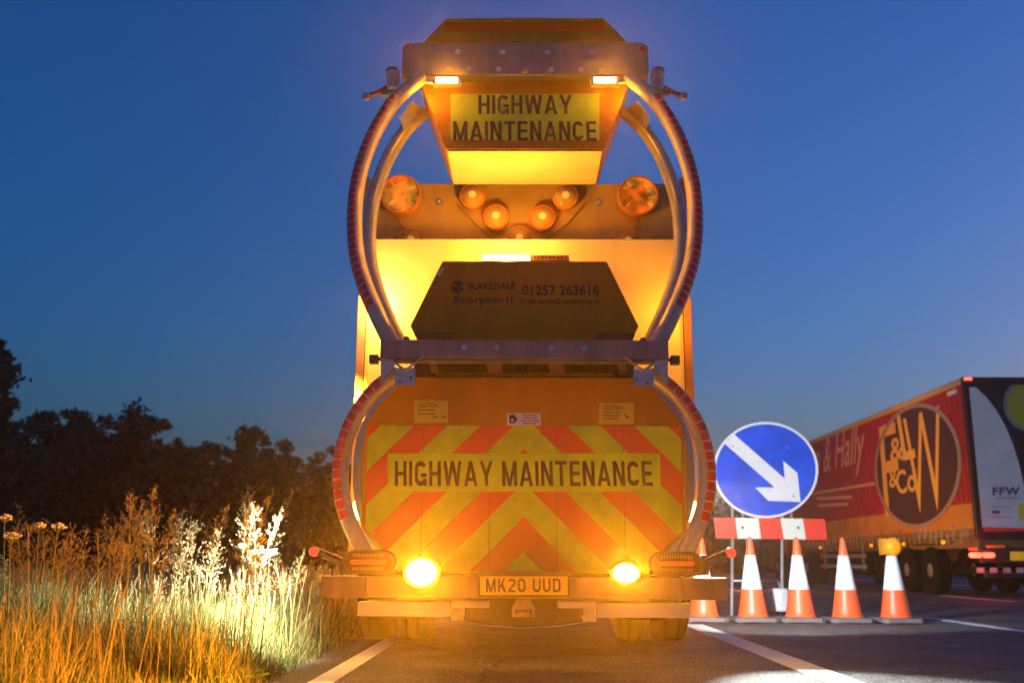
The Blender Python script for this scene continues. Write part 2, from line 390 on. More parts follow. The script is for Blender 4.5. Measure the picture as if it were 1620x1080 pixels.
m_.build('axle', darkmetal, T, smooth=35)
# mud flaps + chassis
m_ = MB(); m_.box(-.42, -.34, 6.4, 13, .62, .85); m_.box(.34, .42, 6.4, 13, .62, .85); m_.box(-.34, .34, 6.9, 7.0, .5, .8); m_.box(-.8, .8, 6.5, 6.62, .42, .58)
m_.build('chassis_rail', darkmetal, T, bevel=.006)
for s in (-1, 1):
    m = MB(); m.box(*sorted((s * .80, s * 1.26)), 8.36, 8.375, .20, .70); m.box(*sorted((s * .78, s * 1.28)), 8.34, 8.39, .66, .71); m.build('mud_flap', rubber, T, bevel=.003)
m = MB()
for x, z in ((-.55, .5), (-.2, .46), (.28, .44), (.6, .52)): m.tube(bez([(x, 6.7, .62), (x + .06, 7.2, z), (x - .04, 7.9, z - .04), (x + .02, 8.6, .55)], 5), .014, 7)
split(m, 'air_hose', dark, T, smooth=50)
m = MB(); m.lathe((-.62, 7.1, .48), (1, 0, 0), [(0, 0), (.1, .01), (.11, .04), (.11, .36), (.1, .39), (0, .4)], 20); m.build('air_tank', darkmetal, T, smooth=40)
m = MB(); m.box(.28, .64, 7.0, 7.35, .42, .62); m.build('battery_box', darkmetal, T, bevel=.015)
# --- body
bt = P(566, 470, 7.25).z; bh = 1.235; up_t = P(600, 378, 7.2).z; up_h = abs(P(588, 385, 7.2).x)
m_ = MB(); m_.box(-bh + .05, bh - .05, 7.25, 12.4, .72, bt)
cream = mat('cream_body_paint', (.78, .58, .2), .36, 0, .12, 2.2, .04, streak=True)
m_.build('body_rear_wall', cream, T, bevel=.006)
m_ = MB(); 
for s in (-1, 1):
    a, b_ = sorted((s * (bh - .048), s * (bh + .012))); m_.box(a, b_, 7.215, 12.4, .70, bt + .004)
split(m_, 'body_corner_post', mat('brown_primer_post', (.35, .16, .07), .5, 0, .2, 5), T, bevel=.005)
m_ = MB(); m_.box(-up_h, up_h, 7.2, 7.246, 1.9, up_t)
m_.build('upper_rear_panel', cream, T, bevel=.004)
m_ = MB(); m_.box(-up_h + .02, up_h - .02, 9.2, 12.4, bt + .005, up_t - .1); m_.build('cab', yellow, T, bevel=.02)
# --- arrow board with lamps
ab = MB(); a0 = P(590, 290, 7.62); a1 = P(590, 395, 7.62)
ab.box(a0.x, -a0.x, 7.62, 7.70, a1.z, a0.z)
AB = ab.build('arrow_board', mat('arrow_board_face', (.62, .36, .08), .38, .25, .2, 3, .1), T, bevel=.004)
ab = MB()
for s in (-1, 1):
    x = s * (abs(a0.x) + .012); ab.box(min(x, x + s * .05), max(x, x + s * .05), 7.56, 7.76, a1.z, a0.z + .03)
    ab.tube([(s * 1.03, 7.58, a1.z + .1), (s * 1.06, 7.5, a1.z - .1)], .012, 8)
split(ab, 'bracket', steel, AB, bevel=.003)
def board_lamp(px, py, rpx, big):
    c = P(px, py, 7.6); r = rpx * 7.75 / FPX
    m = MB(); m.lathe(c, (0, -1, 0), [(r * .9, -.02), (r * .98, 0), (r, .03), (r * 1.02, .05), (r, .065), (r * .9, .068), (r * .88, .05)], 36)
    b = m.build('lamp', mat('orange_rim', (.85, .22, .03), .35, 0, .1), T if False else AB, smooth=50)
    return c, r, b
for (px, py, rp, big) in [(635, 311, 33, 1), (1008, 313, 33, 1), (748, 314, 20.5, 0), (785, 347, 20.5, 0), (858, 348, 20.5, 0), (894, 315, 20.5, 0), (822, 381, 20.5, 0), (652, 384, 20, 0), (992, 386, 20, 0)]:
    c = P(px, py, 7.60); r = rp * 7.8 / FPX; m = MB()
    m.lathe(c, (0, -1, 0), [(r * .9, -.02), (r * 1.0, .0), (r * 1.03, .05), (r * 1.0, .07), (r * .93, .072), (r * .9, .055)], 36)
    if big:
        m.lathe(c, (0, -1, 0), [(r * .92, .055), (r * .84, .045), (r * .66, .022), (r * .45, .016), (r * .3, .02), (r * .1, .018)], 14, 1, phase=.2)
        m.lathe(c, (0, -1, 0), [(r * .13, .018), (r * .13, .04), (r * .06, .05), (0, .052)], 16, 2)
        for kk in range(4):
            aa = kk * 1.7 + .5; m.tube([c + Vector((math.cos(aa) * r * .14, -.045, math.sin(aa) * r * .14)), c + Vector((math.cos(aa) * r * .8, -.058, math.sin(aa) * r * .8))], .0035, 5, 2)
    else:
        m.lathe(c, (0, -1, 0), [(r * .93, .06), (r * .8, .078), (r * .5, .092), (r * .3, .097)], 32, 1); m.lathe(c, (0, -1, 0), [(r * .3, .0975), (r * .1, .1), (0, .101)], 16, 2)
    m.build('lamp', [mat('orange_rim', (.85, .26, .04), .35, 0, .1), gold if big else amberlens, mat('bulb_glass', (1, .7, .3), .1, 0, 0, emit=(1, .5, .08), es=.28)], AB, smooth=20 if big else 60)
m = MB()
for (a, b, c_, d) in [(722, 322, 778, 378), (925, 323, 865, 378), (628, 345, 640, 362), (1003, 348, 1004, 362)]:
    m.tube([P(a, b, 7.595), P((a + c_) / 2 + 2, (b + d) / 2 + 4, 7.59), P(c_, d, 7.595)], .005, 6)
for (x, y) in [(695, 320), (946, 321)]:
    m.lathe(P(x, y, 7.62), (0, -1, 0), [(.03, 0), (.028, .012), (.012, .016), (.012, .022), (0, .022)], 12, 1)
split(m, 'cable', [mat('brown_cable', (.3, .14, .05), .5), steel2], AB, smooth=50)
# --- light bar on body
LBz = P(765, 412, 6.95).z
m = MB(); x0 = P(762, 410, 6.95).x; x1 = P(901, 410, 6.95).x; xm = P(838, 410, 6.95).x
m.box(x0, x1, 6.9, 7.04, LBz - .06, LBz - .012)
LBO = m.build('light_bar', dark, T, bevel=.01)
m = MB(); m.box(x0 + .005, xm, 6.905, 7.035, LBz - .010, LBz + .034); m.build('lens', amberglow, LBO, bevel=.015)
m = MB(); m.box(xm + .003, x1 - .005, 6.905, 7.035, LBz - .010, LBz + .028)
for k in range(9): m.box(xm + .03 + k * .028, xm + .042 + k * .028, 6.90, 6.903, LBz, LBz + .018, 1)
m.build('lens', [mat('unlit_amber_lens', (.9, .3, .08), .2, 0, .2, trans=.2), dark], LBO, bevel=.008)
# --- upper box (top cartridge)
YT = 6.72
pl = [(661, 123), (705, 236)]
front = half([(661, 118), (705, 236)], YT)
m = MB(); m.prism(front, YT, YT + .66)
UB = m.build('upper_cushion_box', yellow, T, bevel=.004)
m = MB(); _b = P(708, 238, YT); m.box(_b.x, -_b.x, YT + .006, YT + .654, _b.z - .004, _b.z + .0); m.build('base_panel', cream, UB)
m = MB(); m.prism(half([(670, 69), (707, 31)], YT), YT - .02, YT + .4); TP = m.build('top_panel', yellow, T, bevel=.004)
m = MB(); q0 = P(705, 36, YT - .02); q1 = P(705, 50, YT - .02); m.box(q0.x, -q0.x, YT - .026, YT - .0225, q1.z, q0.z); m.build('reflective_strip', redref, TP)
m = MB(); q0 = P(783, 32, YT + .1); m.prism([(q0.x, q0.z - .05), (q0.x + .06, q0.z + .012), (-q0.x - .08, q0.z + .012), (-q0.x, q0.z - .05)], YT + .08, YT + .3); m.build('top_cap', dark, TP, bevel=.01)
m = MB(); rect_px(m, 713, 149, 948, 222, YT, .004); SB = m.build('sign_board', fluoro, UB)
m = MB(); stroke_px(m, 'HIGHWAY', 757, 150.5, 905, 180.5, YT - .0055); stroke_px(m, 'MAINTENANCE', 717, 192, 944, 222.5, YT - .0055)
m.build('lettering', ink, SB)
def rivets(mb, pts, Y, n, r=.004):
    for i in range(len(pts) - 1):
        for k in range(n):
            t = (k + .5) / n; x = pts[i][0] * (1 - t) + pts[i + 1][0] * t; y = pts[i][1] * (1 - t) + pts[i + 1][1] * t
            mb.lathe(P(x, y, Y), (0, -1, 0), [(r, 0), (r * .8, r * .6), (0, r * .8)], 6)
m = MB(); rivets(m, [(672, 136), (713, 231)], YT, 10); rivets(m, [(713, 231), (950, 232)], YT, 18); rivets(m, [(950, 232), (992, 136)], YT, 10); rivets(m, [(680, 138), (730, 138)], YT, 5); rivets(m, [(935, 139), (985, 139)], YT, 5)
m.build('rivet_row', steel2, UB)
# --- top beam
YTB = 6.6
ba, bb, bc = P(637, 68, YTB), P(637, 97, YTB), P(637, 120, YTB)
xb = abs(ba.x)
m = MB(); m.prism([(-xb, bb.z + .003), (-xb, ba.z - .03), (-xb + .04, ba.z), (xb - .04, ba.z), (xb, ba.z - .03), (xb, bb.z + .003)], YTB, YTB + .1)
m.box(-xb, xb, YTB - .012, YTB + .1, bc.z, bb.z)
TBm = m.build('top_beam', steel, T, bevel=.004)
def bolts(mb, pts, Y, r=.014, mi=0):
    for (x, y) in pts: mb.lathe(P(x, y, Y), (0, -1, 0), [(r * 1.5, 0), (r * 1.5, .003), (r, .003), (r, .011), (0, .012)], 12, mi)
m = MB(); bolts(m, [(724, 82), (795, 83), (866, 84), (936, 84)], YTB); bolts(m, [(741, 109), (789, 110), (872, 111), (919, 111)], YTB - .012)
split(m, 'bolt', steel2, TBm, smooth=40)
m = MB(); bolts(m, [(646, 73), (1016, 77)], YTB - .001, .011); split(m, 'reflector', redlens, TBm)
m = MB(); 
for (x, y) in [(831, 112), (711, 112), (951, 112)]: 
    c = P(x, y, YTB - .012); m.box(c.x - .018, c.x + .018, YTB - .03, YTB - .0125, c.z - .02, c.z + .016)
split(m, 'catch', mat('zinc_yellow', (.6, .42, .15), .4, .6, .2), TBm, bevel=.003)
for s, px in ((-1, 707), (1, 957)):
    c = P(px, 127, YTB - .03)
    m = MB(); m.box(c.x - .1, c.x + .1, YTB - .03, YTB + .03, c.z - .03, c.z + .028)
    lo = m.build('strobe_lamp', steel2, TBm, bevel=.004)
    m = MB(); m.box(c.x - .078, c.x + .078, YTB - .04, YTB - .0305, c.z - .022, c.z + .022); m.build('strobe_lens', amberglow, T, bevel=.006)
    m = MB(); m.tube([(c.x + s * .1, YTB, c.z + .0), (c.x + s * .19, YTB + .02, c.z + .02)], .02, 10); m.build('lamp_mount', steel2, TBm, smooth=40)
# --- hinge arms with handles either side of the top beam
def both(fn, name, mats, parent, **k):
    for s in (-1, 1):
        m = MB(); fn(m)
        if s > 0:
            m.v = [(-v[0], v[1], v[2]) for v in m.v]; m.f = [f[::-1] for f in m.f]
        m.build(name, mats, parent, **k)
def arm(m):
    Y = YTB + .02
    c = P(622, 118, Y); m.lathe(c - Vector((0, 0, .02)), (0, 0, 1), [(.0, -.1), (.04, -.1), (.045, -.03), (.052, -.028), (.052, .0), (.05, .028), (.04, .045), (0, .048)], 18)
    c2 = P(621, 113, Y); m.lathe(c2, (0, 0, 1), [(.05, 0), (.045, .014), (.02, .02), (0, .02)], 18, 1)
    m.tube([P(612, 139, Y), P(596, 147, Y), P(582, 153, Y)], [.02, .016, .02], 10, 1)
    m.lathe(P(580, 153, Y), (0, 0, 1), [(0, -.03), (.024, -.024), (.03, 0), (.026, .02), (0, .03)], 14, 0)
    m.box(P(612, 1, Y).x - .02, P(640, 1, Y).x + .05, Y, Y + .05, P(1, 150, Y).z, P(1, 144, Y).z)
both(arm, 'pivot_handle', [alu, mat('red_brown_cap', (.25, .04, .02), .4)], T, smooth=40)
# --- rails (curved tubes)
def rail(pts, r, tape=None, name='curved_rail', ends=None):
    for s in (-1, 1):
        q = [P(*p) for p in pts]
        if s > 0: q = [mir(p) for p in q]
        c = bez(q, 10); m = MB(); m.tube(c, r, 20)
        o = m.build(name, tubem, T, smooth=60)
        if tape:
            L = [0]
            for i in range(1, len(c)): L.append(L[-1] + (c[i] - c[i - 1]).length)
            def at(l):
                l = max(0, min(L[-1] - 1e-4, l)); i = max(k for k in range(len(L)) if L[k] <= l); i = min(i, len(c) - 2)
                t = (l - L[i]) / (L[i + 1] - L[i]); p = c[i].lerp(c[i + 1], t)
                a = (c[min(i + 1, len(c) - 1)] - c[max(i - 1, 0)]).normalized(); b = (c[min(i + 2, len(c) - 1)] - c[i]).normalized()
                return p, a.lerp(b, t).normalized()
            m = MB(); t0, t1, ang, wid = tape; l0, l1 = L[-1] * t0, L[-1] * t1; n = max(4, int((l1 - l0) / .058)); st = (l1 - l0) / n
            for k in range(n):
                for (f0, f1, mi) in ((0, .9, 0), (.9, 1, 1)):
                    vs = []
                    for f in (f0, (f0 + f1) / 2, f1):
                        p, t = at(l0 + st * (k + f)); F = Vector((0, -1, 0)); N = t.cross(F).normalized()
                        if N.x * s < 0: N = -N
                        F = (F - t * F.dot(t)).normalized(); N = (N - t * N.dot(t)).normalized()
                        for j in range(6):
                            a = ang - wid + 2 * wid * j / 5
                            vs.append(p + (F * math.cos(a) + N * math.sin(a)) * (r + .0018))
                    m.add(vs, [(q * 6 + j, q * 6 + j + 1, (q + 1) * 6 + j + 1, (q + 1) * 6 + j) for q in range(2) for j in range(5)], mi)
            m.build('reflective_tape', [redtape, whitetape], o)
rail([(668, 122, 6.62), (632, 152, 6.55), (604, 190, 6.5), (582, 235, 6.45), (567, 285, 6.4), (561, 340, 6.3), (564, 400, 6.2), (577, 450, 6.1), (597, 498, 6.02), (622, 548, 5.98)], .052, (.12, .88, R(26), R(36)))
rail([(672, 178, 7.1), (645, 203, 7.05), (618, 243, 7.0), (598, 290, 6.95), (586, 340, 6.85), (584, 400, 6.8), (594, 450, 6.7), (612, 500, 6.6), (636, 552, 6.5)], .052)
rail([(632, 590, 6.0), (602, 610, 6.0), (576, 638, 6.0), (554, 676, 6.0), (542, 718, 6.0), (539, 760, 6.0), (546, 806, 6.0), (560, 842, 6.0), (580, 882, 6.02)], .050, (.10, .80, R(26), R(38)))
rail([(646, 600, 6.5), (617, 622, 6.5), (592, 655, 6.5), (575, 695, 6.5), (569, 740, 6.5), (571, 785, 6.5), (583, 830, 6.5), (604, 880, 6.5)], .045)
def gusset(m):
    a = [P(631, 185, 6.6), P(652, 160, 6.62), P(668, 170, 7.0), P(638, 203, 6.98)]
    m.hull(a, [p + Vector((.004, 0, -.008)) for p in a])
both(gusset, 'gusset_plate', steel2, T)
# --- mid beam and brackets
YM = 5.9
ma, mb_ = P(602, 537, YM), P(602, 566, YM); xm_ = abs(ma.x)
m = MB(); m.box(-xm_, xm_, YM, YM + .11, mb_.z, ma.z); m.box(-xm_ + .02, xm_ - .02, YM + .02, YM + .09, mb_.z - .02, mb_.z - .001)
MBm = m.build('mid_beam', steel, T, bevel=.005)
m = MB(); bolts(m, [(735, 549), (786, 549), (874, 551), (925, 551)], YM, .012); split(m, 'bolt', steel2, MBm, smooth=40)
m = MB(); bolts(m, [(643, 537), (1017, 539)], YM + .05, .014); split(m, 'bolt', darkmetal, MBm)
def brk(m):
    rect_px(m, 625, 582, 657, 609, YM + .0, .006)
    m.tube([P(603, 568, YM + .02), P(620, 570, YM), P(641, 586, YM - .012)], .0075, 8); m.tube([P(641, 586, YM - .012), P(670, 564, YM)], .0075, 8)
    m.prism([(P(602, 567, YM).x, P(602, 567, YM).z), (P(624, 567, YM).x, P(624, 567, YM).z), (P(622, 582, YM).x, P(622, 582, YM).z), (P(602, 600, YM).x, P(602, 600, YM).z)], YM + .01, YM + .05)
both(brk, 'hinge_bracket', steel2, T, smooth=35)
m = MB(); bolts(m, [(633, 603), (650, 597), (1008, 600), (1024, 606)], YM - .006, .005); split(m, 'bolt', dark, MBm)
def stub(m):
    c = P(592, 568, YM + .05); m.box(c.x - .028, c.x + .026, YM + .02, YM + .08, c.z - .028, c.z + .024); m.box(c.x + .026, c.x + .06, YM + .04, YM + .06, c.z - .01, c.z + .01)
both(stub, 'rubber_stop', darkmetal, T, bevel=.004)
# mechanism between mid beam and lower panel
zt, zb = P(1, 568, 6.2).z, P(1, 600, 6.2).z
m = MB(); hw = abs(P(655, 575, 6.3).x)
m.box(-hw, hw, 6.3, 6.36, zb - .05, zt + .05); 
m.build('slide_frame', mat('brown_steel', (.16, .08, .04), .5, .4, .3), T, bevel=.004)
m = MB(); hx = abs(P(690, 590, 6.2).x)
m.box(-hx, hx, 6.16, 6.2, P(1, 594, 6.2).z, P(1, 589, 6.2).z)
for (a, b) in [(678, 690), (768, 792), (866, 890), (975, 988)]:
    p0 = P(a, 566, 6.2); p1 = P(b, 566, 6.2); q0 = P(a + 4, 590, 6.18); q1 = P(b + 4, 590, 6.18)
    m.hull([p0, p1, q1, q0], [v + Vector((0, .02, 0)) for v in (p0, p1, q1, q0)])
for (a, b) in [(688, 725), (842, 864), (892, 918)]: rect_px(m, a, 568, b, 574, 6.25, .02)
m.build('slide_bar', mat('orange_lit_bar', (.75, .42, .08), .4, .1, .2), T)  # orange light on the bars put into their colour
m = MB(); m.tube([P(905, 566, 6.1), P(950, 574, 6.08), P(985, 588, 6.1), P(1000, 590, 6.1)], .006, 6); m.tube([P(832, 562, 6.1), P(870, 570, 6.08), P(905, 566, 6.1)], .005, 6)
for x in (822, 832): m.box(P(x, 580, 6.28).x - .012, P(x, 580, 6.28).x + .012, 6.26, 6.28, P(1, 583, 6.28).z, P(1, 575, 6.28).z)
m.build('hose', dark, T, smooth=50)
# --- mid box
YX = 6.06
m = MB(); fr = half([(700, 413), (649, 515), (661, 540)], YX); fr = [(p[0], p[1]) for p in fr]; m.prism(fr, YX, YX + .62)
MX = m.build('middle_cushion_box', yellow, T, bevel=.004)
m = MB()
for pts in ([(656, 526), (717, 526), (719, 538), (661, 538)], [(943, 527), (1005, 528), (1000, 540), (941, 539)]):
    q = [P(x, y, YX) for x, y in pts]; m.prism([(p.x, p.z) for p in q], YX - .003, YX)
split(m, 'corner_patch', mat('brown_patch', (.13, .035, .012), .5), MX)
m = MB(); q = [P(x, y, YX) for x, y in [(699, 422), (703, 424), (696, 437), (691, 435)]]; m.prism([(p.x, p.z) for p in q], YX - .002, YX); m.build('small_label', pinkwhite, MX)
e = YX - .003
m = MB(); text_px(m, 'BLAKEDALE', 740, 447, 815, 458, e, bold=.035, sep=1.05)
text_px(m, 'Scorpion', 718, 468, 797, 483, e, bold=.03); text_px(m, 'II', 801, 469, 811, 480, e, bold=.04, sep=1.2)
text_px(m, '01257 263616', 826, 451, 948, 467, e, bold=.025); text_px(m, 'E-mail: service@roadsafety.co.uk', 824, 472, 949, 482, e, bold=.015)
rect_px(m, 741, 462, 776, 462.9, e + .0005, .001)
c = P(724, 454, e)
r_ = 10.5 * 6.1 / FPX
def arcpoly(a0, a1, n=14): return [(c.x + r_ * math.cos(R(a)), c.z + r_ * math.sin(R(a))) for a in np.linspace(a0, a1, n)]
def flat(mb, poly, Y): mb.add([(x, Y, z) for x, z in poly], [tuple(range(len(poly)))])
flat(m, arcpoly(215, 20 - 0, 12)[:0] + arcpoly(150, 15, 12) + [(c.x + r_ * .1, c.z + r_ * .12)], e)
flat(m, arcpoly(165, 300, 14) + [(c.x + r_ * .2, c.z - r_ * .35), (c.x + r_ * .8, c.z - r_ * .02), (c.x - r_ * .1, c.z + r_ * .0)], e)
flat(m, arcpoly(312, 352, 8) + [(c.x + r_ * .4, c.z - r_ * .3)], e)
m.build('lettering', ink, MX)
m = MB(); rivets(m, [(940, 420), (963, 420), (1008, 514)], YX, 9, .003); rivets(m, [(656, 516), (668, 530)], YX, 5, .003); m.build('rivet_row', mat('dull_rivet', (.5, .3, .1), .4, .5, .1), MX)
# --- lower impact panel
outl = half([(640, 596), (578, 668), (571, 838), (604, 868), (604, 905)], YP)
m = MB(); m.prism(outl, YP, YP + .35); IP = m.build('impact_panel', yellow, T, bevel=.005)
# chevron sheet
def chevron_mat():
    m = mat('chevron_sheet', (.64, .78, .01), .4, 0, .2, 4, .06, bscale=400); t = m.node_tree; b = t.nodes['Principled BSDF']
    tc = t.nodes.new('ShaderNodeTexCoord'); s = t.nodes.new('ShaderNodeSeparateXYZ'); t.links.new(tc.outputs['Object'], s.inputs[0])
    def M(op, a, b_=None):
        n = t.nodes.new('ShaderNodeMath'); n.operation = op
        for i, v in enumerate((a, b_)):
            if v is None: continue
            if isinstance(v, (int, float)): n.inputs[i].default_value = v
            else: t.links.new(v, n.inputs[i])
        return n.outputs[0]
    ztop = P(830, 673, YP).z
    v = M('ADD', M('ABSOLUTE', s.outputs[0]), M('SUBTRACT', s.outputs[2], ztop))
    v = M('FRACT', M('DIVIDE', M('ADD', v, 8.2 - .022), .412)); red = M('LESS_THAN', v, .5)
    mx = t.nodes.new('ShaderNodeMix'); mx.data_type = 'RGBA'; mx.inputs[7].default_value = (.82, .085, .012, 1)
    src = b.inputs['Base Color'].links[0].from_socket
    t.links.new(src, mx.inputs[6]); t.links.new(red, mx.inputs[0]); t.links.new(mx.outputs[2], b.inputs['Base Color']); return m
m = MB(); m.prism(half([(582, 672), (578, 836), (608, 864), (608, 904)], YP), YP - .003, YP); CH = m.build('chevron_sheet', chevron_mat(), IP)
m = MB(); zt2, zb2 = P(1, 674, YP).z, P(1, 903, YP).z
for xx in (-.62, -.21, .2, .61): m.box(xx - .0012, xx + .0012, YP - .0036, YP - .0031, zb2, zt2)
split(m, 'sheet_joint', mat('joint_grime', (.22, .12, .03), .7), CH)
m = MB(); rect_px(m, 613.5, 717, 1044.5, 777, YP - .003, .002); SB2 = m.build('sign_board', fluoro, IP)
m = MB(); stroke_px(m, 'HIGHWAY MAINTENANCE', 624.5, 729, 1033, 768.5, YP - .0065); m.build('lettering', ink, SB2)
m = MB(); rivets(m, [(664, 603), (1010, 605)], YP, 22, .003); rivets(m, [(1086, 690), (1088, 830)], YP, 16, .003); rivets(m, [(1040, 630), (1078, 670)], YP, 5, .003); rivets(m, [(575, 690), (572, 830)], YP, 16, .003); m.build('rivet_row', mat('dull_rivet', (.5, .3, .1), .4, .5, .1), IP)
for (x0, y0, x1, y1, L) in [(655, 633, 709, 669, 1), (948, 637, 1003, 671, 0)]:
    m = MB(); rect_px(m, x0, y0, x1, y1, YP, .002); lb = m.build('caution_label', label_y, IP)
    m = MB(); text_px(m, 'CAUTION', x0 + 6, y0 + 4, x0 + 37, y0 + 11, YP - .003, bold=.01)
    for i, (wd, tx) in enumerate([(28, 0), (26, 0), (24, 0)][:(2 if L else 3)]):
        rect_px(m, x0 + 6, y0 + 14.5 + i * (6 if L else 5), x0 + 6 + wd, y0 + 15.8 + i * (6 if L else 5), YP - .0022, .0008)
    for (a, b, c_, d) in ([(x1 - 24, y1 - 8, x1 - 17, y1 - 11), (x1 - 10, y1 - 11, x1 - 4, y1 - 8)] if L else [(x1 - 15, y1 - 15, x1 - 8, y1 - 10)]):
        m.tube([P(a, b, YP - .004), P(c_, d, YP - .004)], .004, 5)
    m.build('lettering', mat('label_ink', (.14, .07, .02), .5, 0, 0), lb)
m = MB(); rect_px(m, 802, 653, 855.5, 673, YP - .003, .002); lb = m.build('camera_label', pinkwhite, IP)
m = MB()
text_px(m, 'This Vehicle\nis fitted with\nimage recording\ntechnology', 823, 655, 853, 671.5, YP - .0062, bold=.02, lead=1)
rect_px(m, 806, 656, 815, 669, YP - .005, .002); q = [P(x, y, YP) for x, y in [(815, 661), (818, 658), (818, 667), (815, 665)]]; m.prism([(p.x, p.z) for p in q], YP - .007, YP - .005)
m.build('lettering', ink, lb)
m = MB(); m.lathe(P(810.5, 664, YP - .007), (0, -1, 0), [(.009, 0), (.009, .001), (0, .001)], 12); m.build('camera_mark', pinkwhite, lb)
# --- bumper
b0, b1 = P(508, 911, YB), P(508, 944, YB); xo = abs(b0.x); xi = abs(P(579, 911, YB).x)
m = MB(); m.box(-xi, xi, YB, YB + .14, b1.z, b0.z); BP = m.build('rear_bumper', steel, T, bevel=.004)
copper = mat('brown_steel_beam', (.28, .16, .11), .45, .35, .25, 6, .1, streak=True)
BP.data.materials[0] = copper
m = MB()
for s in (-1, 1): m.box(min(s * (xi + .003), s * xo), max(s * (xi + .003), s * xo), YB - .004, YB + .12, b1.z - .003, b0.z + .002)
split(m, 'bumper_end', copper, T, bevel=.004)
u0, u1 = P(566, 951, YB + .08), P(566, 974, YB + .08)
for s in (-1, 1):
    x_in = abs(P(712, 960, YB + .08).x); a, b_ = sorted((s * abs(u0.x), s * x_in))
    m = MB(); m.box(a, b_, YB + .08, YB + .16, u1.z, u0.z); m.box(*sorted((s * .42, s * .2)), YB + .06, YB + .14, u0.z - .03, u0.z + .01)
    m.box(*sorted((s * (x_in - .08), s * (x_in - .005))), YB + .1, YB + .17, u1.z - .025, u1.z + .06)
    m.build('underrun_bar', alu, T, bevel=.004)
m = MB(); n0 = P(735, 945, YB + .1); n1 = P(735, 984, YB + .1); hw = abs(n0.x)
m.prism([(-hw, n0.z), (hw, n0.z), (hw, n1.z + .01), (hw * .5, n1.z - .022), (0, n1.z - .035), (-hw * .5, n1.z - .022), (-hw, n1.z + .01)], YB + .15, YB + .4)
m.build('tow_crossmember', darkmetal, T, bevel=.01)
m = MB(); m.tube([P(724, 984, YB + .1), P(760, 988, YB + .1), P(825, 993, YB + .1), P(890, 989, YB + .1), P(928, 983, YB + .1)], .004, 6); m.build('safety_cable', steel2, T)
hz = P(825, 947, YB + .05); hb = P(825, 975, YB + .05)
m = MB(); m.prism([(-.04, hz.z), (.04, hz.z), (.055, hz.z - .03), (.068, hz.z - .055), (.068, hb.z), (.05, hb.z), (.045, hb.z + .04), (-.045, hb.z + .04), (-.05, hb.z), (-.068, hb.z), (-.068, hz.z - .055), (-.055, hz.z - .03)], YB + .05, YB + .15)
for x in (-.012, .012, -.03, .03): m.tube([(x, YB + .045, hz.z - .005), (x, YB + .045, hz.z - .04)], .005, 6)
m.tube([(-.06, YB + .04, hb.z + .006), (.06, YB + .04, hb.z + .006)], .007, 8); m.lathe((0, YB + .05, hb.z + .02), (1, 0, 0), [(.018, -.04), (.018, .04)], 12)
m.build('tow_hitch', mat('zinc_hitch', (.55, .4, .2), .35, .7, .2), T, bevel=.003)
m = MB()
for (x, y, r) in [(730, 975, .016), (924, 975, .016), (716, 968, .02)]: m.lathe(P(x, y, YB + .06), (0, -1, 0), [(r, -.02), (r, .02), (r * .7, .024), (0, .024)], 14)
split(m, 'air_coupling', mat('zinc_hitch', (.55, .4, .2)), T, smooth=40)
# number plate
m = MB(); rect_px(m, 757, 902, 901, 943, YB - .022, .02); NPf = m.build('number_plate', mat('plate_frame_brown', (.09, .04, .02), .5), T, bevel=.004)
m = MB(); rect_px(m, 760, 911, 898, 940.5, YB - .0425, .003); m.build('plate_face', plate_y, NPf)
m = MB(); stroke_px(m, 'MK20 UUD', 769, 914.5, 887, 936, YB - .0475, gap=.2, t=.15); m.build('plate_characters', mat('plate_black', (.06, .03, .015), .5, 0, 0), NPf)
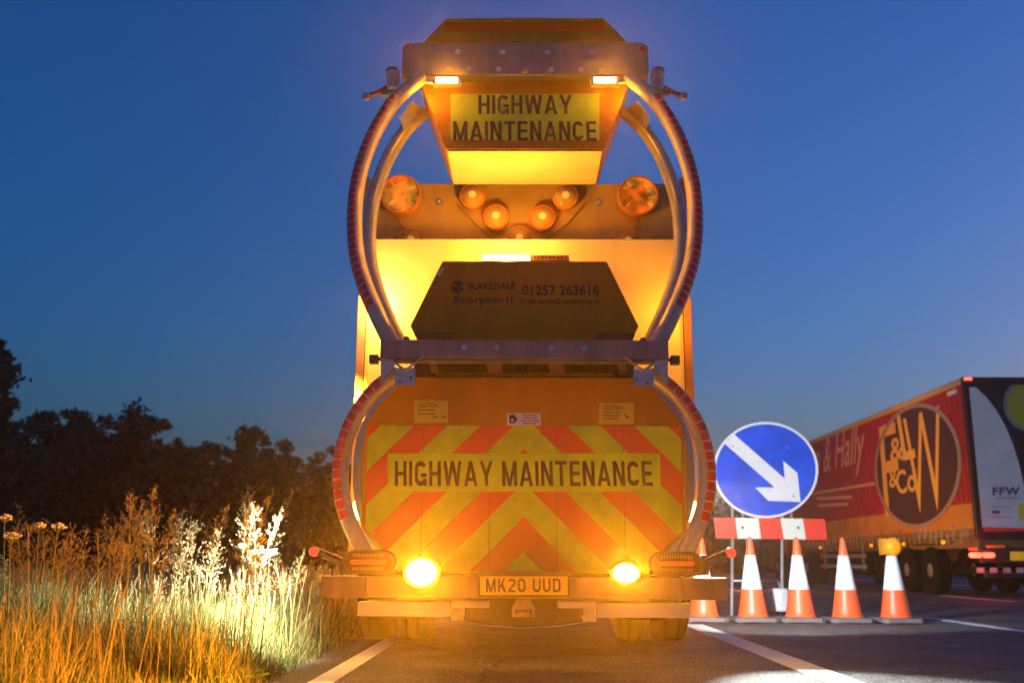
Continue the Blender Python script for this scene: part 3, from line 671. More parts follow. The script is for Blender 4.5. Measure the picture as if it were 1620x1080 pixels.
# tail lamps
def stadium(hx, hz_, n=10):
    r = hz_; return [((hx - r) + r * math.cos(a), r * math.sin(a)) for a in np.linspace(-math.pi / 2, math.pi / 2, n)] + [(-(hx - r) + r * math.cos(a), r * math.sin(a)) for a in np.linspace(math.pi / 2, 1.5 * math.pi, n)]
for s, (x0, x1, y0, y1) in ((-1, (541, 625, 869, 908)), (1, (1028, 1113, 872, 910))):
    a = P(x0, y0, YB); b = P(x1, y1, YB); cx, cz = (a.x + b.x) / 2, (a.z + b.z) / 2; hx, hz_ = (b.x - a.x) / 2, (a.z - b.z) / 2
    m = MB(); m.prism([(cx + p, cz + q) for p, q in stadium(hx, hz_)], YB, YB + .07)
    m.box(cx - hx + (0 if s < 0 else 0), cx + hx, YB + .02, YB + .075, b.z, b.z + .03)
    tl = m.build('tail_lamp', mat('lamp_housing', (.06, .035, .025), .4), T, bevel=.008)
    m = MB(); m.prism([(cx + p, cz + q) for p, q in stadium(hx * .88, hz_ * .82)], YB - .012, YB - .0005)
    for k in range(12):
        for zz in (hz_ * .55, -hz_ * .55): m.box(cx - .09 + k * .0155, cx - .081 + k * .0155, YB - .0135, YB - .0122, cz + zz - .01, cz + zz + .01, 1)
    m.build('lens', [mat('smoked_red_lens', (.09, .016, .006), .15, 0, .2), mat('lens_facet', (.25, .1, .04), .3)], tl, bevel=.005)
    m = MB(); m.prism([(cx + p, cz + q) for p, q in stadium(hx * .66, hz_ * .2)], YB - .016, YB - .0125)
    for k in range(8): m.lathe((cx - .085 + k * .0245, YB - .0165, cz), (0, -1, 0), [(.005, 0), (.003, .003), (0, .003)], 8, 1)
    m.build('brake_light_row', [mat('red_led_strip', (.6, .06, .03), .3, emit=(1, .12, .03), es=.25), dark], tl)
    # rubber stalk marker
    sx = -1 if s < 0 else 1
    c = P(497, 872, YB - .02) if s < 0 else P(1156, 874, YB - .02); base = P(541, 904, YB) if s < 0 else P(1116, 906, YB)
    m = MB(); m.tube([base + Vector((sx * .0, 0, .0)), base + Vector((sx * .02, 0, .05)), c + Vector((-sx * .03, 0, -.012)), c], [.02, .016, .013, .02], 8)
    m.tube([base + Vector((0, 0, .08)), c + Vector((-sx * .01, 0, .024))], .004, 6, 1); m.box(base.x - .02, base.x + .02, YB, YB + .04, base.z - .01, base.z + .1)
    mk = m.build('marker_stalk', [dark, mat('worn_edge', (.5, .4, .3), .5)], T, smooth=40)
    m = MB(); m.lathe(c, (0, -1, 0), [(.027, -.02), (.029, .0), (.027, .022), (.02, .03), (.008, .03), (.006, .034), (0, .034)], 20); m.build('marker_lens', redlit, mk, smooth=50)
# bumper strobes
for px, py, rw, rh in ((667, 905, 27, 23), (990, 906, 22, 16)):
    c = P(px, py, YB - .06); k = 5.95 / FPX
    m = MB(); m.lathe(c + Vector((0, .05, 0)), (0, -1, 0), [(rh * k * .9, -.02), (rh * k * 1.05, 0), (rh * k * 1.05, .02)], 28, sx=rw / rh); bl = m.build('beacon', dark, T, smooth=40)
    m = MB(); o3 = c + Vector((0, .03, 0)); q = rh * k; m.lathe(o3, (0, -1, 0), [(q * 1.06, -.02), (q * 1.1, .02), (q * 1.0, .034)], 36, 2, sx=rw / rh); m.lathe(o3, (0, -1, 0), [(q * 1.0, .034), (q * .86, .048)], 36, 1, sx=rw / rh); m.lathe(o3, (0, -1, 0), [(q * .86, .048), (q * .5, .06), (0, .064)], 36, 0, sx=rw / rh); m.build('beacon_lens', [amberhot, ambermid, amberrim], bl, smooth=60)
# mounting plates along the bumper
m = MB(); rect_px(m, 618, 918, 745, 938, YB - .001, .004); rect_px(m, 912, 918, 1040, 938, YB - .001, .004); split(m, 'lamp_plate', copper, T, bevel=.002)
# side work lamps (white) behind the panel and amber ones in the gap
for s in (-1, 1):
    c = Vector((s * 1.30, 8.0, 1.35)); m = MB(); m.box(c.x - .05, c.x + .05, 7.95, 8.05, 1.33, 1.42); m.tube([c + Vector((0, 0, .06)), c + Vector((-s * .08, 0, .1))], .012, 8)
    wl = m.build('work_lamp', dark, T, bevel=.01)
    m = MB(); m.box(c.x - .04, c.x + .04, 7.96, 8.04, 1.322, 1.3285); m.build('work_lamp_lens', mat('white_led_lit', (1, 1, 1), .3, 0, 0, emit=(.9, 1, .95), es=12), wl)
    c = P(566, 806, 6.95) if s < 0 else mir(P(562, 806, 6.95))
    m = MB(); m.lathe(c, (0, 0, 1), [(.0, -.07), (.03, -.07), (.035, .05), (.02, .07), (0, .07)], 16); m.build('side_beacon', amberglow, T, smooth=50)
# ------------------------------------------------------------------ lights of lit lamps
for s in (-1, 1):
    c = P(707 if s < 0 else 957, 127, YTB - .1); light('strobe_light', c, .7, AMBY, .03); light('strobe_side_light', c + Vector((s * .17, .1, -.06)), 3, AMB, .03); light('strobe_beam', c, 95, AMB, .05, 'AREA', c + Vector((0, -1, 0)))
light('light_bar_light', Vector(((x0 + xm) / 2, 6.97, LBz + .09)) if False else P(800, 398, 6.9), 58, (1, .47, .07), .06)
light('left_beacon_light', P(588, 474, 7.02), 46, CREAM, .05)
light('right_rail_fill_light', P(1074, 478, 6.9), 16, AMB, .05)  # fill light added to warm the right rails, no lamp stands there
light('left_side_beacon_light', P(556, 806, 6.8), 45, AMBY, .05)
light('right_side_beacon_light', P(1104, 808, 6.8), 28, AMBY, .05)
for nm, px, pw in (('left', 667, 560), ('right', 990, 380)):
    c = P(px, 905, YB - .126); light(nm + '_bumper_beam', c, pw * .9, AMB, .075, 'AREA', c + Vector((0, -1, 0)))
    light(nm + '_bumper_spill', P(px, 905, YB - .2), pw * .0045, AMB, .05)
light('left_bumper_side_beam', P(655, 905, YB - .2), 420, AMB, .05, 'SPOT', (-3.0, 3.9, .3), 84, .8)
# beams thrown sideways by the beacons
light('works_convoy_beacon_light', (2.3, 22.0, .7), 1400, (1, .42, .03), .08, 'SPOT', (9.5, 25.5, 1.3), 118, .7)
light('left_beam_light', (-1.2, 7.0, 1.8), 1700, AMB, .05, 'SPOT', (-12, 34, 2.0), 75, .6)
# white work lamps
light('left_work_light', (-1.26, 5.95, .88), 1400, (.92, 1, .88), .04, 'SPOT', (-2.3, 6.75, 0.28), 92, 1.0)
light('right_work_light', (1.38, 7.7, 1.24), 1100, (.92, 1, .95), .04, 'SPOT', (2.1, 4.85, 0), 52, .7)
light('cone_work_light', (1.36, 8.3, 1.1), 1500, (.93, .98, 1), .04, 'SPOT', (3.5, 12.2, .8), 66, .6)

# ------------------------------------------------------------------ cones
orange_c = mat('cone_orange', (.85, .11, .03), .4, 0, .08, 10)
sleeve_m = mat('cone_white_sleeve', (.8, .8, .8), .35, 0, .07, 30, .1)
basem = mat('cone_base_grey', (.12, .11, .12), .7, 0, .2, 12, .2)
YC = 11.65
CX = [P(px, 968, YC).x for px in (1113, 1191, 1266, 1340, 1417)]
def cone_r(z): return .165 - (z - .06) * (.165 - .024) / .88
def mkcone(x, label):
    t = thing('traffic_cone', label, 'traffic cone', (x, YC, 0), 'traffic cones standing in a row')
    o = Vector((x, YC, 0)); m = MB()
    pr = [(.175, .062), (.168, .07), (cone_r(.12), .12)] + [(cone_r(z), z) for z in (.3, .36)] + [(cone_r(.36) - .002, .362), (cone_r(.74) - .002, .738), (cone_r(.74), .74), (cone_r(.9), .9), (cone_r(.93) - .004, .93), (cone_r(.93) - .012, .94), (0, .94)]
    m.lathe(o, (0, 0, 1), pr, 40); m.build('cone_body', orange_c, t, smooth=35)
    m = MB(); m.lathe(o, (0, 0, 1), [(cone_r(.36) + .0, .362), (cone_r(.362) + .0015, .364), (cone_r(.736) + .0015, .736), (cone_r(.74), .738)], 40); m.build('reflective_sleeve', sleeve_m, t, smooth=60)
    m = MB(); h = .25; oct_ = [(-h, -h + .06), (-h + .06, -h), (h - .06, -h), (h, -h + .06), (h, h - .06), (h - .06, h), (-h + .06, h), (-h, h - .06)]
    m.hull([o + Vector((a, b, .012)) for a, b in oct_], [o + Vector((a * .96, b * .96, .06)) for a, b in oct_])
    for a in (-1, 1):
        for b in (-1, 1): m.box(x + a * .18 - .04, x + a * .18 + .04, YC + b * .18 - .04, YC + b * .18 + .04, 0, .0125)
    m.build('base', basem, t, bevel=.006); return t
labels = ['traffic cone half hidden behind the right end of the truck bumper', 'traffic cone under the left part of the striped board', 'traffic cone under the right part of the striped board', 'traffic cone standing bare headed right of the striped board', 'traffic cone carrying an amber warning lamp, at the right end of the row']
c0 = mkcone(CX[0], labels[0])
for i in range(1, 5):
    c = copy_tree(c0); c.location.x = CX[i]; c['label'] = labels[i]; c.rotation_euler.z = R([0, 2, -3, 1, 4][i])
L5 = thing('warning_lamp', 'round amber warning lamp fixed on the tip of the rightmost cone', 'lamp', (CX[4], YC, .86))
c = P(1413, 864, YC - .06)
m = MB(); m.lathe(c, (0, -1, 0), [(.0, -.05), (.085, -.045), (.1, -.01), (.1, .012), (.092, .014)], 32); m.box(c.x - .13, c.x - .07, YC - .07, YC + .04, c.z - .09, c.z + .09); m.tube([(c.x, YC, c.z - .13), (c.x, YC, c.z - .06)], .035, 12)
m.build('housing', mat('yellow_lamp_housing', (.6, .24, .01), .4), L5, smooth=45)
m = MB(); m.lathe(c, (0, -1, 0), [(.091, .0142), (.08, .045), (.05, .06), (.02, .064), (0, .065)], 32); m.build('lens', mat('lit_amber_lens', (.9, .3, .01), .15, 0, .2, 50, .4, emit=AMB, es=.25, bscale=120), L5, smooth=60)

# ------------------------------------------------------------------ keep right sign
YS = 13.4
S = thing('road_sign', 'round blue road sign with a white arrow pointing down right on a metal frame', 'road sign', (P(1211, 960, YS).x, YS, 0))
def tilt_pt(px, py, d=0):      # plane leaning back 12 degrees about the plank height
    d0 = ray(px, py); pz = P(1211, 835, YS); n = Vector((0.05, -math.cos(R(10)), -math.sin(R(10)) * -1)).normalized()
    tt = (pz - CAM).dot(n) / d0.dot(n); return CAM + d0 * tt + n * d
N_ = Vector((0.05, -math.cos(R(10)), math.sin(R(10)))).normalized()
def ell(rx, ry, d, n=64): return [tilt_pt(1211 + rx * math.cos(2 * math.pi * k / n), 743.5 + ry * math.sin(2 * math.pi * k / n) - 0.02 * rx * math.cos(2 * math.pi * k / n) * 0, d) for k in range(n)]
blue = mat('blue_sign_sheet', (.0, .09, .72), .6, 0, .22, 5, .05, spec=.15)
m = MB(); m.hull(ell(83, 76, .0)[::-1], ell(83, 76, .012)[::-1]); disc = m.build('sign_disc', mat('sign_white_sheet', (.78, .76, .78), .35, 0, .06, 10), S)
m = MB(); m.add(ell(79, 72.3, .0135)[::-1], [tuple(range(64))]); m.build('blue_field', blue, disc)
m = MB(); arrow = [(1146, 702), (1161, 687), (1241, 757), (1238.5, 729), (1261, 748), (1266, 794), (1215, 792), (1194, 771), (1225, 771)]
m.add([tilt_pt(x, y, .0150) for x, y in arrow], [(0, 1, 2, 8)[::-1], (2, 3, 4, 5)[::-1], (8, 2, 5)[::-1], (8, 5, 6, 7)[::-1]]); m.build('arrow', mat('sign_white_sheet', (.78, .76, .78)), disc)
m = MB()
for x, y in ((1159, 706), (1244, 708), (1168, 785), (1255, 785)): m.lathe(tilt_pt(x, y, .015), N_, [(.014, 0), (.012, .006), (0, .007)], 8)
split(m, 'rivet', mat('grey_rivet', (.3, .3, .3), .4, .5), disc)
tp = [1129, 1163, 1200, 1234.5, 1270, 1304.5]; bt_ = [1132.5, 1167, 1204, 1240, 1275, 1309]
m = MB()
for k in range(5):
    ring = [P(tp[k], 818 + k * .45, YS - .06), P(tp[k + 1], 818 + (k + 1) * .45, YS - .06), P(bt_[k + 1], 851 + (k + 1) * .45, YS - .06), P(bt_[k], 851 + k * .45, YS - .06)]
    m.hull([p + Vector((0, .012, 0)) for p in ring], ring, k % 2)
pk = m.build('barrier_plank', [mat('plank_red', (.85, .05, .03), .35, 0, .06), mat('plank_white', (.72, .74, .66), .4, 0, .06)], S)
m = MB()
for x in (1175, 1263): m.lathe(P(x, 834, YS - .062), (0, -1, 0), [(.018, 0), (.01, .01), (0, .012)], 8)
split(m, 'bolt', darkmetal, pk)
m = MB(); r = .022
legs = [((1159, 800), (1157, 958), YS + .15, YS - .35), ((1237, 800), (1236, 950), YS + .15, YS - .25), ((1172, 800), (1200, 945), YS + .17, YS + .8), ((1250, 800), (1268, 940), YS + .17, YS + .8)]
for (a, b, y0, y1) in legs:
    p = P(*a, y0); q = P(*b, y1); q.z = 0 if q.z < .2 else q.z; q = Vector((q.x, q.y, 0.0)); m.tube([p, q], r, 8)
zc = P(1200, 918, YS).z
m.tube([P(1158, 930, YS - .2), P(1160, 918, YS - .2), P(1230, 918, YS - .2), P(1236, 932, YS - .2)], .016, 8); m.tube([P(1203, 934, YS), P(1262, 934, YS)], .016, 8)
m.tube([P(1159, 760, YS + .3), P(1159, 800, YS + .15)], .016, 8); m.tube([P(1237, 760, YS + .3), P(1237, 800, YS + .15)], .016, 8)
m.build('support_frame', mat('galvanised_tube', (.5, .48, .46), .4, .5, .15), S, smooth=50)
# sandbag hanging on the frame
m = MB(); bx0, bx1 = P(1210, 930, YS - .85), P(1251, 966, YS - .85); rs = random.Random(5); vs = []; n = 14; mrow = 7
for j in range(mrow):
    for k in range(28):
        a = 2 * math.pi * k / 28; f = j / (mrow - 1); wx = (bx1.x - bx0.x) / 2 * (.82 + .18 * math.sin(f * 3.1)) * (1 + .05 * math.sin(a * 7 + j)); wy = .1 * (.5 + .6 * f) * (1 + .12 * math.sin(a * 9 + j * .7))
        vs.append(((bx0.x + bx1.x) / 2 + wx * math.cos(a), YS - .85 + wy * math.sin(a), max(0.004, bx1.z) + (bx0.z - max(0.004, bx1.z)) * (1 - f)))
m.add(vs, [(j * 28 + k, (j + 1) * 28 + k, (j + 1) * 28 + (k + 1) % 28, j * 28 + (k + 1) % 28) for j in range(mrow - 1) for k in range(28)] + [tuple(range(28)), tuple(range((mrow - 1) * 28, mrow * 28))[::-1]])
sb = m.build('sandbag', mat('white_woven_bag', (.62, .62, .64), .8, 0, .15, 20, .5), smooth='all'); tag(sb, 'crumpled white sandbag weighing down the frame under the striped board', 'sandbag')

# ------------------------------------------------------------------ lorry
XL, YR = PX(1545, 850, 1).x * 0 + P(1547, 850, 19.7).x, 19.7
LR = thing('articulated_lorry', 'red curtain sided lorry driving past on the right with a big gold lettered oval', 'lorry', (XL + 1.27, 27, 0))
redc = mat('red_curtain', (.46, .018, .008), .38, 0, .12, 2.2, .25, bscale=5)
ztop_ = P(1526, 596, YR).z; zbot = P(1547, 850, YR).z; YF = 33.2; XRt = XL + 2.55
zs0 = PX(1500, 838, XL).z
t_ = redc.node_tree; tcn = t_.nodes.new('ShaderNodeTexCoord'); wv = t_.nodes.new('ShaderNodeTexWave'); wv.bands_direction = 'Y'; wv.inputs['Scale'].default_value = 1.3; wv.inputs['Distortion'].default_value = 2.5; wv.inputs['Detail Scale'].default_value = .6
t_.links.new(tcn.outputs['Object'], wv.inputs['Vector']); bpn = t_.nodes.new('ShaderNodeBump'); bpn.inputs['Strength'].default_value = .6; bpn.inputs['Distance'].default_value = .05
t_.links.new(wv.outputs['Fac'], bpn.inputs['Height']); t_.links.new(bpn.outputs[0], t_.nodes['Principled BSDF'].inputs['Normal'])
m = MB(); m.box(XL, XRt, YR + .1, YF, 1.3, ztop_ - .14); cb = m.build('curtain_side', redc, LR, bevel=.02)
m = MB(); m.box(XL - .004, XL - .0005, YR + .11, YF, 1.31, side_z0 := PX(1500, 800, XL).z); m.build('lower_curtain_band', mat('amber_sheen_tint', (.78, .30, .03), .3, 0, .2, 1.2, .3, bscale=4, coat=.3), cb)  # amber sheen on the lower curtain put into the band's colour
m = MB(); m.box(XL - .03, XRt + .03, YR + .06, YF + .02, ztop_ - .138, ztop_); m.build('roof_rail', mat('cream_rail', (.7, .45, .2), .4, .1), LR, bevel=.03)
m = MB(); m.box(XL - .015, XL + .1, YR, YR + .1, 1.1, ztop_ - .14); m.box(XRt - .1, XRt + .015, YR, YR + .1, 1.1, ztop_ - .14); m.box(XL - .03, XRt + .03, YR - .01, YR + .058, ztop_ - .15, ztop_); m.build('rear_frame', mat('dark_maroon_paint', (.07, .015, .012), .4), LR, bevel=.015)
m = MB(); m.box(XL + .103, XRt - .103, YR + .03, YR + .098, 1.1, ztop_ - .152); dr = m.build('rear_doors', mat('dark_brown_door', (.03, .02, .017), .35), LR)
sw = [(1533, 613), (1543, 612), (1560, 628), (1577, 650), (1592, 677), (1604, 707), (1613, 737), (1620, 768), (1660, 790), (1720, 800), (1722, 836), (1554, 834)]
m = MB(); q = [P(x, y, YR + .03) for x, y in sw]; q = [Vector((max(p.x, XL + .11), p.y, p.z)) for p in q]; m.prism([(p.x, p.z) for p in q], YR + .024, YR + .029); m.build('white_door_panel', mat('white_door_sheet', (.6, .62, .66), .35, 0, .1, 2), dr)
m = MB(); rect_px(m, 1556, 835, 1745, 840, YR + .02, .02); m.build('red_door_stripe', redtape, dr)
m = MB(); cc = P(1622, 642, YR + .022)
m.lathe(cc, (0, -1, 0), [(.5, -.008), (.5, 0), (.43, .001)], 40, 0, sx=.85)
m.lathe(cc, (0, -1, 0), [(.43, .0015), (0, .0018)], 40, 1, sx=.85); m.build('door_emblem', [mat('grey_ring', (.3, .3, .32), .3, .4), mat('olive_emblem', (.35, .33, .03), .4)], dr)
m = MB(); purp = mat('purple_print', (.12, .07, .3), .5, 0, 0); e = YR + .018
text_px(m, 'FFW', 1570, 770, 1614, 783, e, bold=.05, sep=1.15); rect_px(m, 1575, 787, 1611, 788.2, e, .001); 
rect_px(m, 1568, 801, 1600, 802, e, .001); rect_px(m, 1568, 817, 1600, 818, e, .001); rect_px(m, 1570, 807, 1582, 812, e, .001)
m.build('door_lettering', purp, dr)
m = MB(); rect_px(m, 1612, 797, 1640, 822, YR + .0195, .002); m.build('yellow_notice', mat('yellow_notice', (.7, .6, .02), .4), dr)
# side graphics on the plane X = XL
def side(px, py, d=.0): 
    p = PX(px, py, XL); return Vector((XL - d, p.y, p.z))
oc = side(1452, 728); ytl, ytr = side(1383, 720).y, side(1522, 720).y; zt_, zb_ = side(1450, 636).z, side(1450, 836).z
ocy, ocz, ory, orz = (ytl + ytr) / 2, (zt_ + zb_) / 2, (ytl - ytr) / 2, (zt_ - zb_) / 2
def ovr(k, d, n=56): return [Vector((XL - d, ocy - ory * k * math.cos(2 * math.pi * i / n), ocz + orz * k * math.sin(2 * math.pi * i / n))) for i in range(n)]
m = MB(); m.add(ovr(1, .003), [tuple(range(56))]); m.add(ovr(.945, .006), [tuple(range(56))], 1)
ov = m.build('oval_emblem', [mat('beige_ring', (.42, .26, .2), .4), mat('black_oval', (.09, .03, .012), .4)], cb)
goldp = mat('gold_print', (.9, .5, .06), .4, 0, .1)
def side_text(mb, body, x0, y0, x1, y1, d=.009, **k):
    a = side(x0, y1, d); b = side(x1, y1, d); c_ = side(x0, y0, d); U = Vector((0, b.y - a.y, 0)); V = Vector((0, 0, c_.z - a.z)); return text_on(mb, body, a, U, V, **k)
m = MB(); side_text(m, 'F', 1401, 672, 1428, 815, bold=.0); side_text(m, 'W', 1441, 658, 1502, 812, bold=-.005); side_text(m, '&', 1410, 694, 1432, 732, .011, bold=.02); side_text(m, 'L', 1424, 652, 1450, 730, .010, bold=.02, shear=-.2); side_text(m, '&', 1408, 742, 1425, 772, .012, bold=.02); side_text(m, 'Co', 1420, 744, 1452, 782, .013, bold=.02)
m.build('gold_lettering', goldp, ov)
m = MB(); ra, rb_ = ovr(1.0, .016), ovr(.93, .016); m.add(ra + rb_, [(k, (k + 1) % 56, (k + 1) % 56 + 56, k + 56) for k in range(56)]); m.build('roundel_ring', mat('beige_ring', (.42, .26, .2), .4), ov)
m = MB(); side_text(m, 'm & Hally', 1285, 700, 1374, 770, shear=.45, bold=.01)
a = side(1283, 779, .006); b = side(1384, 762, .006); m.add([a, b, b - Vector((0, 0, .07)), a - Vector((0, 0, .07))], [(0, 1, 2, 3)])
for (xa_, ya_, xb_, yb_) in ((1292, 786, 1348, 783), (1294, 797, 1342, 794)):
    a = side(xa_, ya_, .006); b = side(xb_, yb_, .006); m.add([a, b, b - Vector((0, 0, .09)), a - Vector((0, 0, .09))], [(0, 1, 2, 3)])
m.build('script_lettering', mat('pale_red_print', (.8, .42, .3), .45), cb)
# under side: rail with hooks and straps
m = MB(); m.box(XL - .01, XL + .06, YR + .1, YF, 1.18, 1.297); m.box(XL + .15, XRt - .15, YR + .3, YF - .5, .95, 1.17); m.box(XL, XRt, YR + .1, YF, 1.172, 1.298) 
m.build('side_rail', mat('brown_side_rail', (.35, .2, .1), .4, .3, .2), LR)
m = MB(); rs = random.Random(2)
for k in range(44):
    y = YR + .4 + k * .3 + rs.uniform(-.05, .05); z = 1.28 + rs.uniform(-.03, .1)
    m.prism([(XL - .03, z - .24), (XL - .012, z - .24), (XL - .012, z + .05), (XL - .03, z + .05), (XL - .03, z - .05), (XL - .045, z - .05), (XL - .045, z - .13), (XL - .03, z - .13)], y, y + .05)
split(m, 'curtain_buckle', mat('buckle_zinc', (.8, .6, .35), .3, .6), LR)
m = MB()
for z in (.50, .78): m.box(XL + .02, XL + .05, 26.3, 30.3, z, z + .09)
for y in (26.6, 28.3, 30.0): m.box(XL + .052, XL + .09, y, y + .06, .45, 1.17)
m.build('side_guard', alu, LR)
for y in (22.3, 23.65, 25.0, 31.9, 35.6):
    for sx in (XL + .06, XRt - .36):
        m = MB(); cc = (sx, y, .5); 
        m.lathe((sx + .3, y, .5), (-1, 0, 0), [(.28, 0), (.44, 0), (.5, .03), (.5, .27), (.44, .3), (.3, .3)], 40)
        m.lathe((sx + .3, y, .5), (-1, 0, 0), [(.3, .29), (.27, .26), (.17, .2), (.15, .3), (.06, .33), (0, .33)], 32, 1)
        m.build('wheel', [rubber, mat('wheel_hub', (.3, .27, .25), .4, .5)], LR, smooth=35)
m = MB(); m.box(XL + .9, XL + 1.0, YR + .5, YF, .7, 1.0); m.box(XRt - 1.0, XRt - .9, YR + .5, YF, .7, 1.0)
for y in (22.3, 23.65, 25.0, 31.9, 35.6): m.tube([(XL + .2, y, .5), (XRt - .2, y, .5)], .07, 8)
m.box(XL + .35, XL + .5, 30.6, 30.75, .05, 1.1); m.build('lorry_chassis', darkmetal, LR)
m = MB()
for s, yy in ((0, 22.9), ): m.box(XL + .1, XL + .4, 21.5, 25.8, 1.03, 1.07)
m.build('mudguard', dark, LR)
m = MB(); rear_z = P(1560, 878, YR).z
m.box(XL + .02, XRt - .02, YR + .02, YR + .12, rear_z - .14, rear_z + .16); m.box(XL + .1, XRt - .1, YR + .05, YR + .15, .38, .50); LB = m.build('rear_light_beam', dark, LR, bevel=.01)
m = MB()
for k in range(12): rect_px(m, 1545 + k * 21, 897.5, 1557 + k * 21, 905.5, YR + .045, .004)
m.build('reflective_band', mat('pale_reflector', (.55, .42, .45), .4), LB)
for (px, w_, mm) in ((1543, 9, redbright), (1564, 9, redbright), (1720, 9, redbright)):
    m = MB(); c = P(px, 877.5, YR); m.prism([(c.x + p, c.z + q) for p, q in stadium(.12, .05)], YR - .01, YR + .02); m.build('tail_light', mm, LB)
m = MB(); rect_px(m, 1598, 872, 1640, 886, YR + .015, .01); m.build('number_plate', mat('lit_yellow_plate', (.8, .55, .03), .4, emit=(1, .6, .03), es=.18), LB)
m = MB(); rect_px(m, 1560, 862, 1590, 866, YR + .0, .01); rect_px(m, 1532, 866, 1546, 870, YR + .0, .01); split(m, 'orange_reflector', mat('orange_reflector', (.8, .25, .03), .4), LB)
m = MB(); rect_px(m, 1525, 597.5, 1537, 601, YR - .012, .02); m.build('roof_marker_light', redbright, LR)
m = MB(); a = side(1510, 619); m.box(XL - .03, XL - .002, a.y - .12, a.y + .3, a.z - .05, a.z + .03); m.build('white_badge', white, LR)
for k in range(6):
    y = 21.2 + k * 2.2; m = MB(); m.box(XL - .035, XL - .012, y, y + .16, 1.04, 1.11); m.build('side_marker_light', amberglow2, LR)
# tractor unit
m = MB(); xa, xb2 = XL + .03, XRt - .03
prof = [(34.3, .9), (34.3, 3.2), (34.8, 3.75), (35.6, 3.8), (36.4, 3.3), (36.6, 2.0), (36.7, .5), (36.2, .4), (35.2, .95)]
m.hull([(xa, y, z) for y, z in prof], [(xb2, y, z) for y, z in prof]); m.box(xa + .4, xb2 - .4, 30.9, 34.3, .75, 1.0); m.build('cab', mat('red_cab', (.5, .03, .02), .3), LR, bevel=.04)
light('rear_lamp_glow', P(1555, 878, YR - .25), 12, (1, .08, .04), .05)

# car ahead, seen beneath the trailer
CR = thing('car', 'dark car with lit red tail lamps seen beneath the red trailer', 'car', (14.0, 46, 0))
cx = P(1311, 878, 40).x; CR.location = (cx, 41.8, 0); BASE[CR.name] = Vector((cx, 41.8, 0))
carp = mat('dark_car_paint', (.05, .04, .04), .25, .3, .1, coat=.5)
m = MB(); pr = [(40, .35), (39.9, .75), (40.05, .95), (40.6, 1.0), (41.0, 1.4), (42.4, 1.42), (43.2, .98), (44.1, .85), (44.2, .35)]
m.hull([(cx - .88, y, z) for y, z in pr], [(cx + .88, y, z) for y, z in pr]); m.build('body', carp, CR, bevel=.06)
m = MB(); m.hull([(cx - .62, 40.66, 1.03), (cx + .62, 40.66, 1.03), (cx + .56, 40.97, 1.36), (cx - .56, 40.97, 1.36)], [(cx - .62, 40.58, 1.03), (cx + .62, 40.58, 1.03), (cx + .56, 40.9, 1.36), (cx - .56, 40.9, 1.36)]); m.build('rear_window', dark, CR)
for s in (-1, 1):
    m = MB(); m.box(cx + s * .72 - .13, cx + s * .72 + .13, 39.86, 39.9, .76, .9); m.build('tail_lamp', redbright, CR, bevel=.02)
    for y in (40.7, 43.4):
        m = MB(); m.lathe((cx + s * .68, y, .32), (s, 0, 0), [(.2, 0), (.31, 0), (.32, .03), (.32, .17), (.31, .2), (.18, .2), (0, .18)], 24); m.build('wheel', rubber, CR, smooth=35)
m = MB(); m.box(cx - .26, cx + .26, 39.86, 39.895, .55, .66); m.build('number_plate', plate_y, CR)

# ------------------------------------------------------------------ trees
bark = mat('bark', (.07, .05, .035), .9, 0, .3, 6, .5)
LEAF = [leafmat('leaves_green', (.035, .05, .014)), leafmat('leaves_dark', (.02, .03, .01)), leafmat('leaves_olive', (.055, .055, .016))]
def leaf_mesh(pts, size, rng, aspect=1.6, droop=0.):
    n = len(pts); pts = np.array(pts)
    d = rng.normal(size=(n, 3)); d /= np.linalg.norm(d, axis=1)[:, None]
    u = np.cross(d, rng.normal(size=(n, 3))); u /= np.linalg.norm(u, axis=1)[:, None]; v = np.cross(d, u)
    s = size * rng.uniform(.55, 1.35, (n, 1)); a = u * s * aspect / 2; b = v * s / 2
    vs = np.stack([pts - a, pts + b * .9 - a * .1, pts + a, pts - b * .9 - a * .1], 1).reshape(-1, 3); return vs
def quads_obj(name, vs, mats, mi, parent):
    off = np.array(BASE[parent.name][:]) if parent else np.zeros(3)
    n = len(vs) // 4; me = bpy.data.meshes.new(name); me.vertices.add(len(vs)); me.vertices.foreach_set('co', (vs - off).ravel())
    me.loops.add(4 * n); me.loops.foreach_set('vertex_index', np.arange(4 * n)); me.polygons.add(n)
    me.polygons.foreach_set('loop_start', np.arange(n) * 4); me.polygons.foreach_set('loop_total', np.full(n, 4))
    for m in mats: me.materials.append(m)
    me.polygons.foreach_set('material_index', mi.astype(np.int32)); me.update(); me.validate()
    o = bpy.data.objects.new(name, me); col.objects.link(o)
    if parent: o.parent = parent
    return o
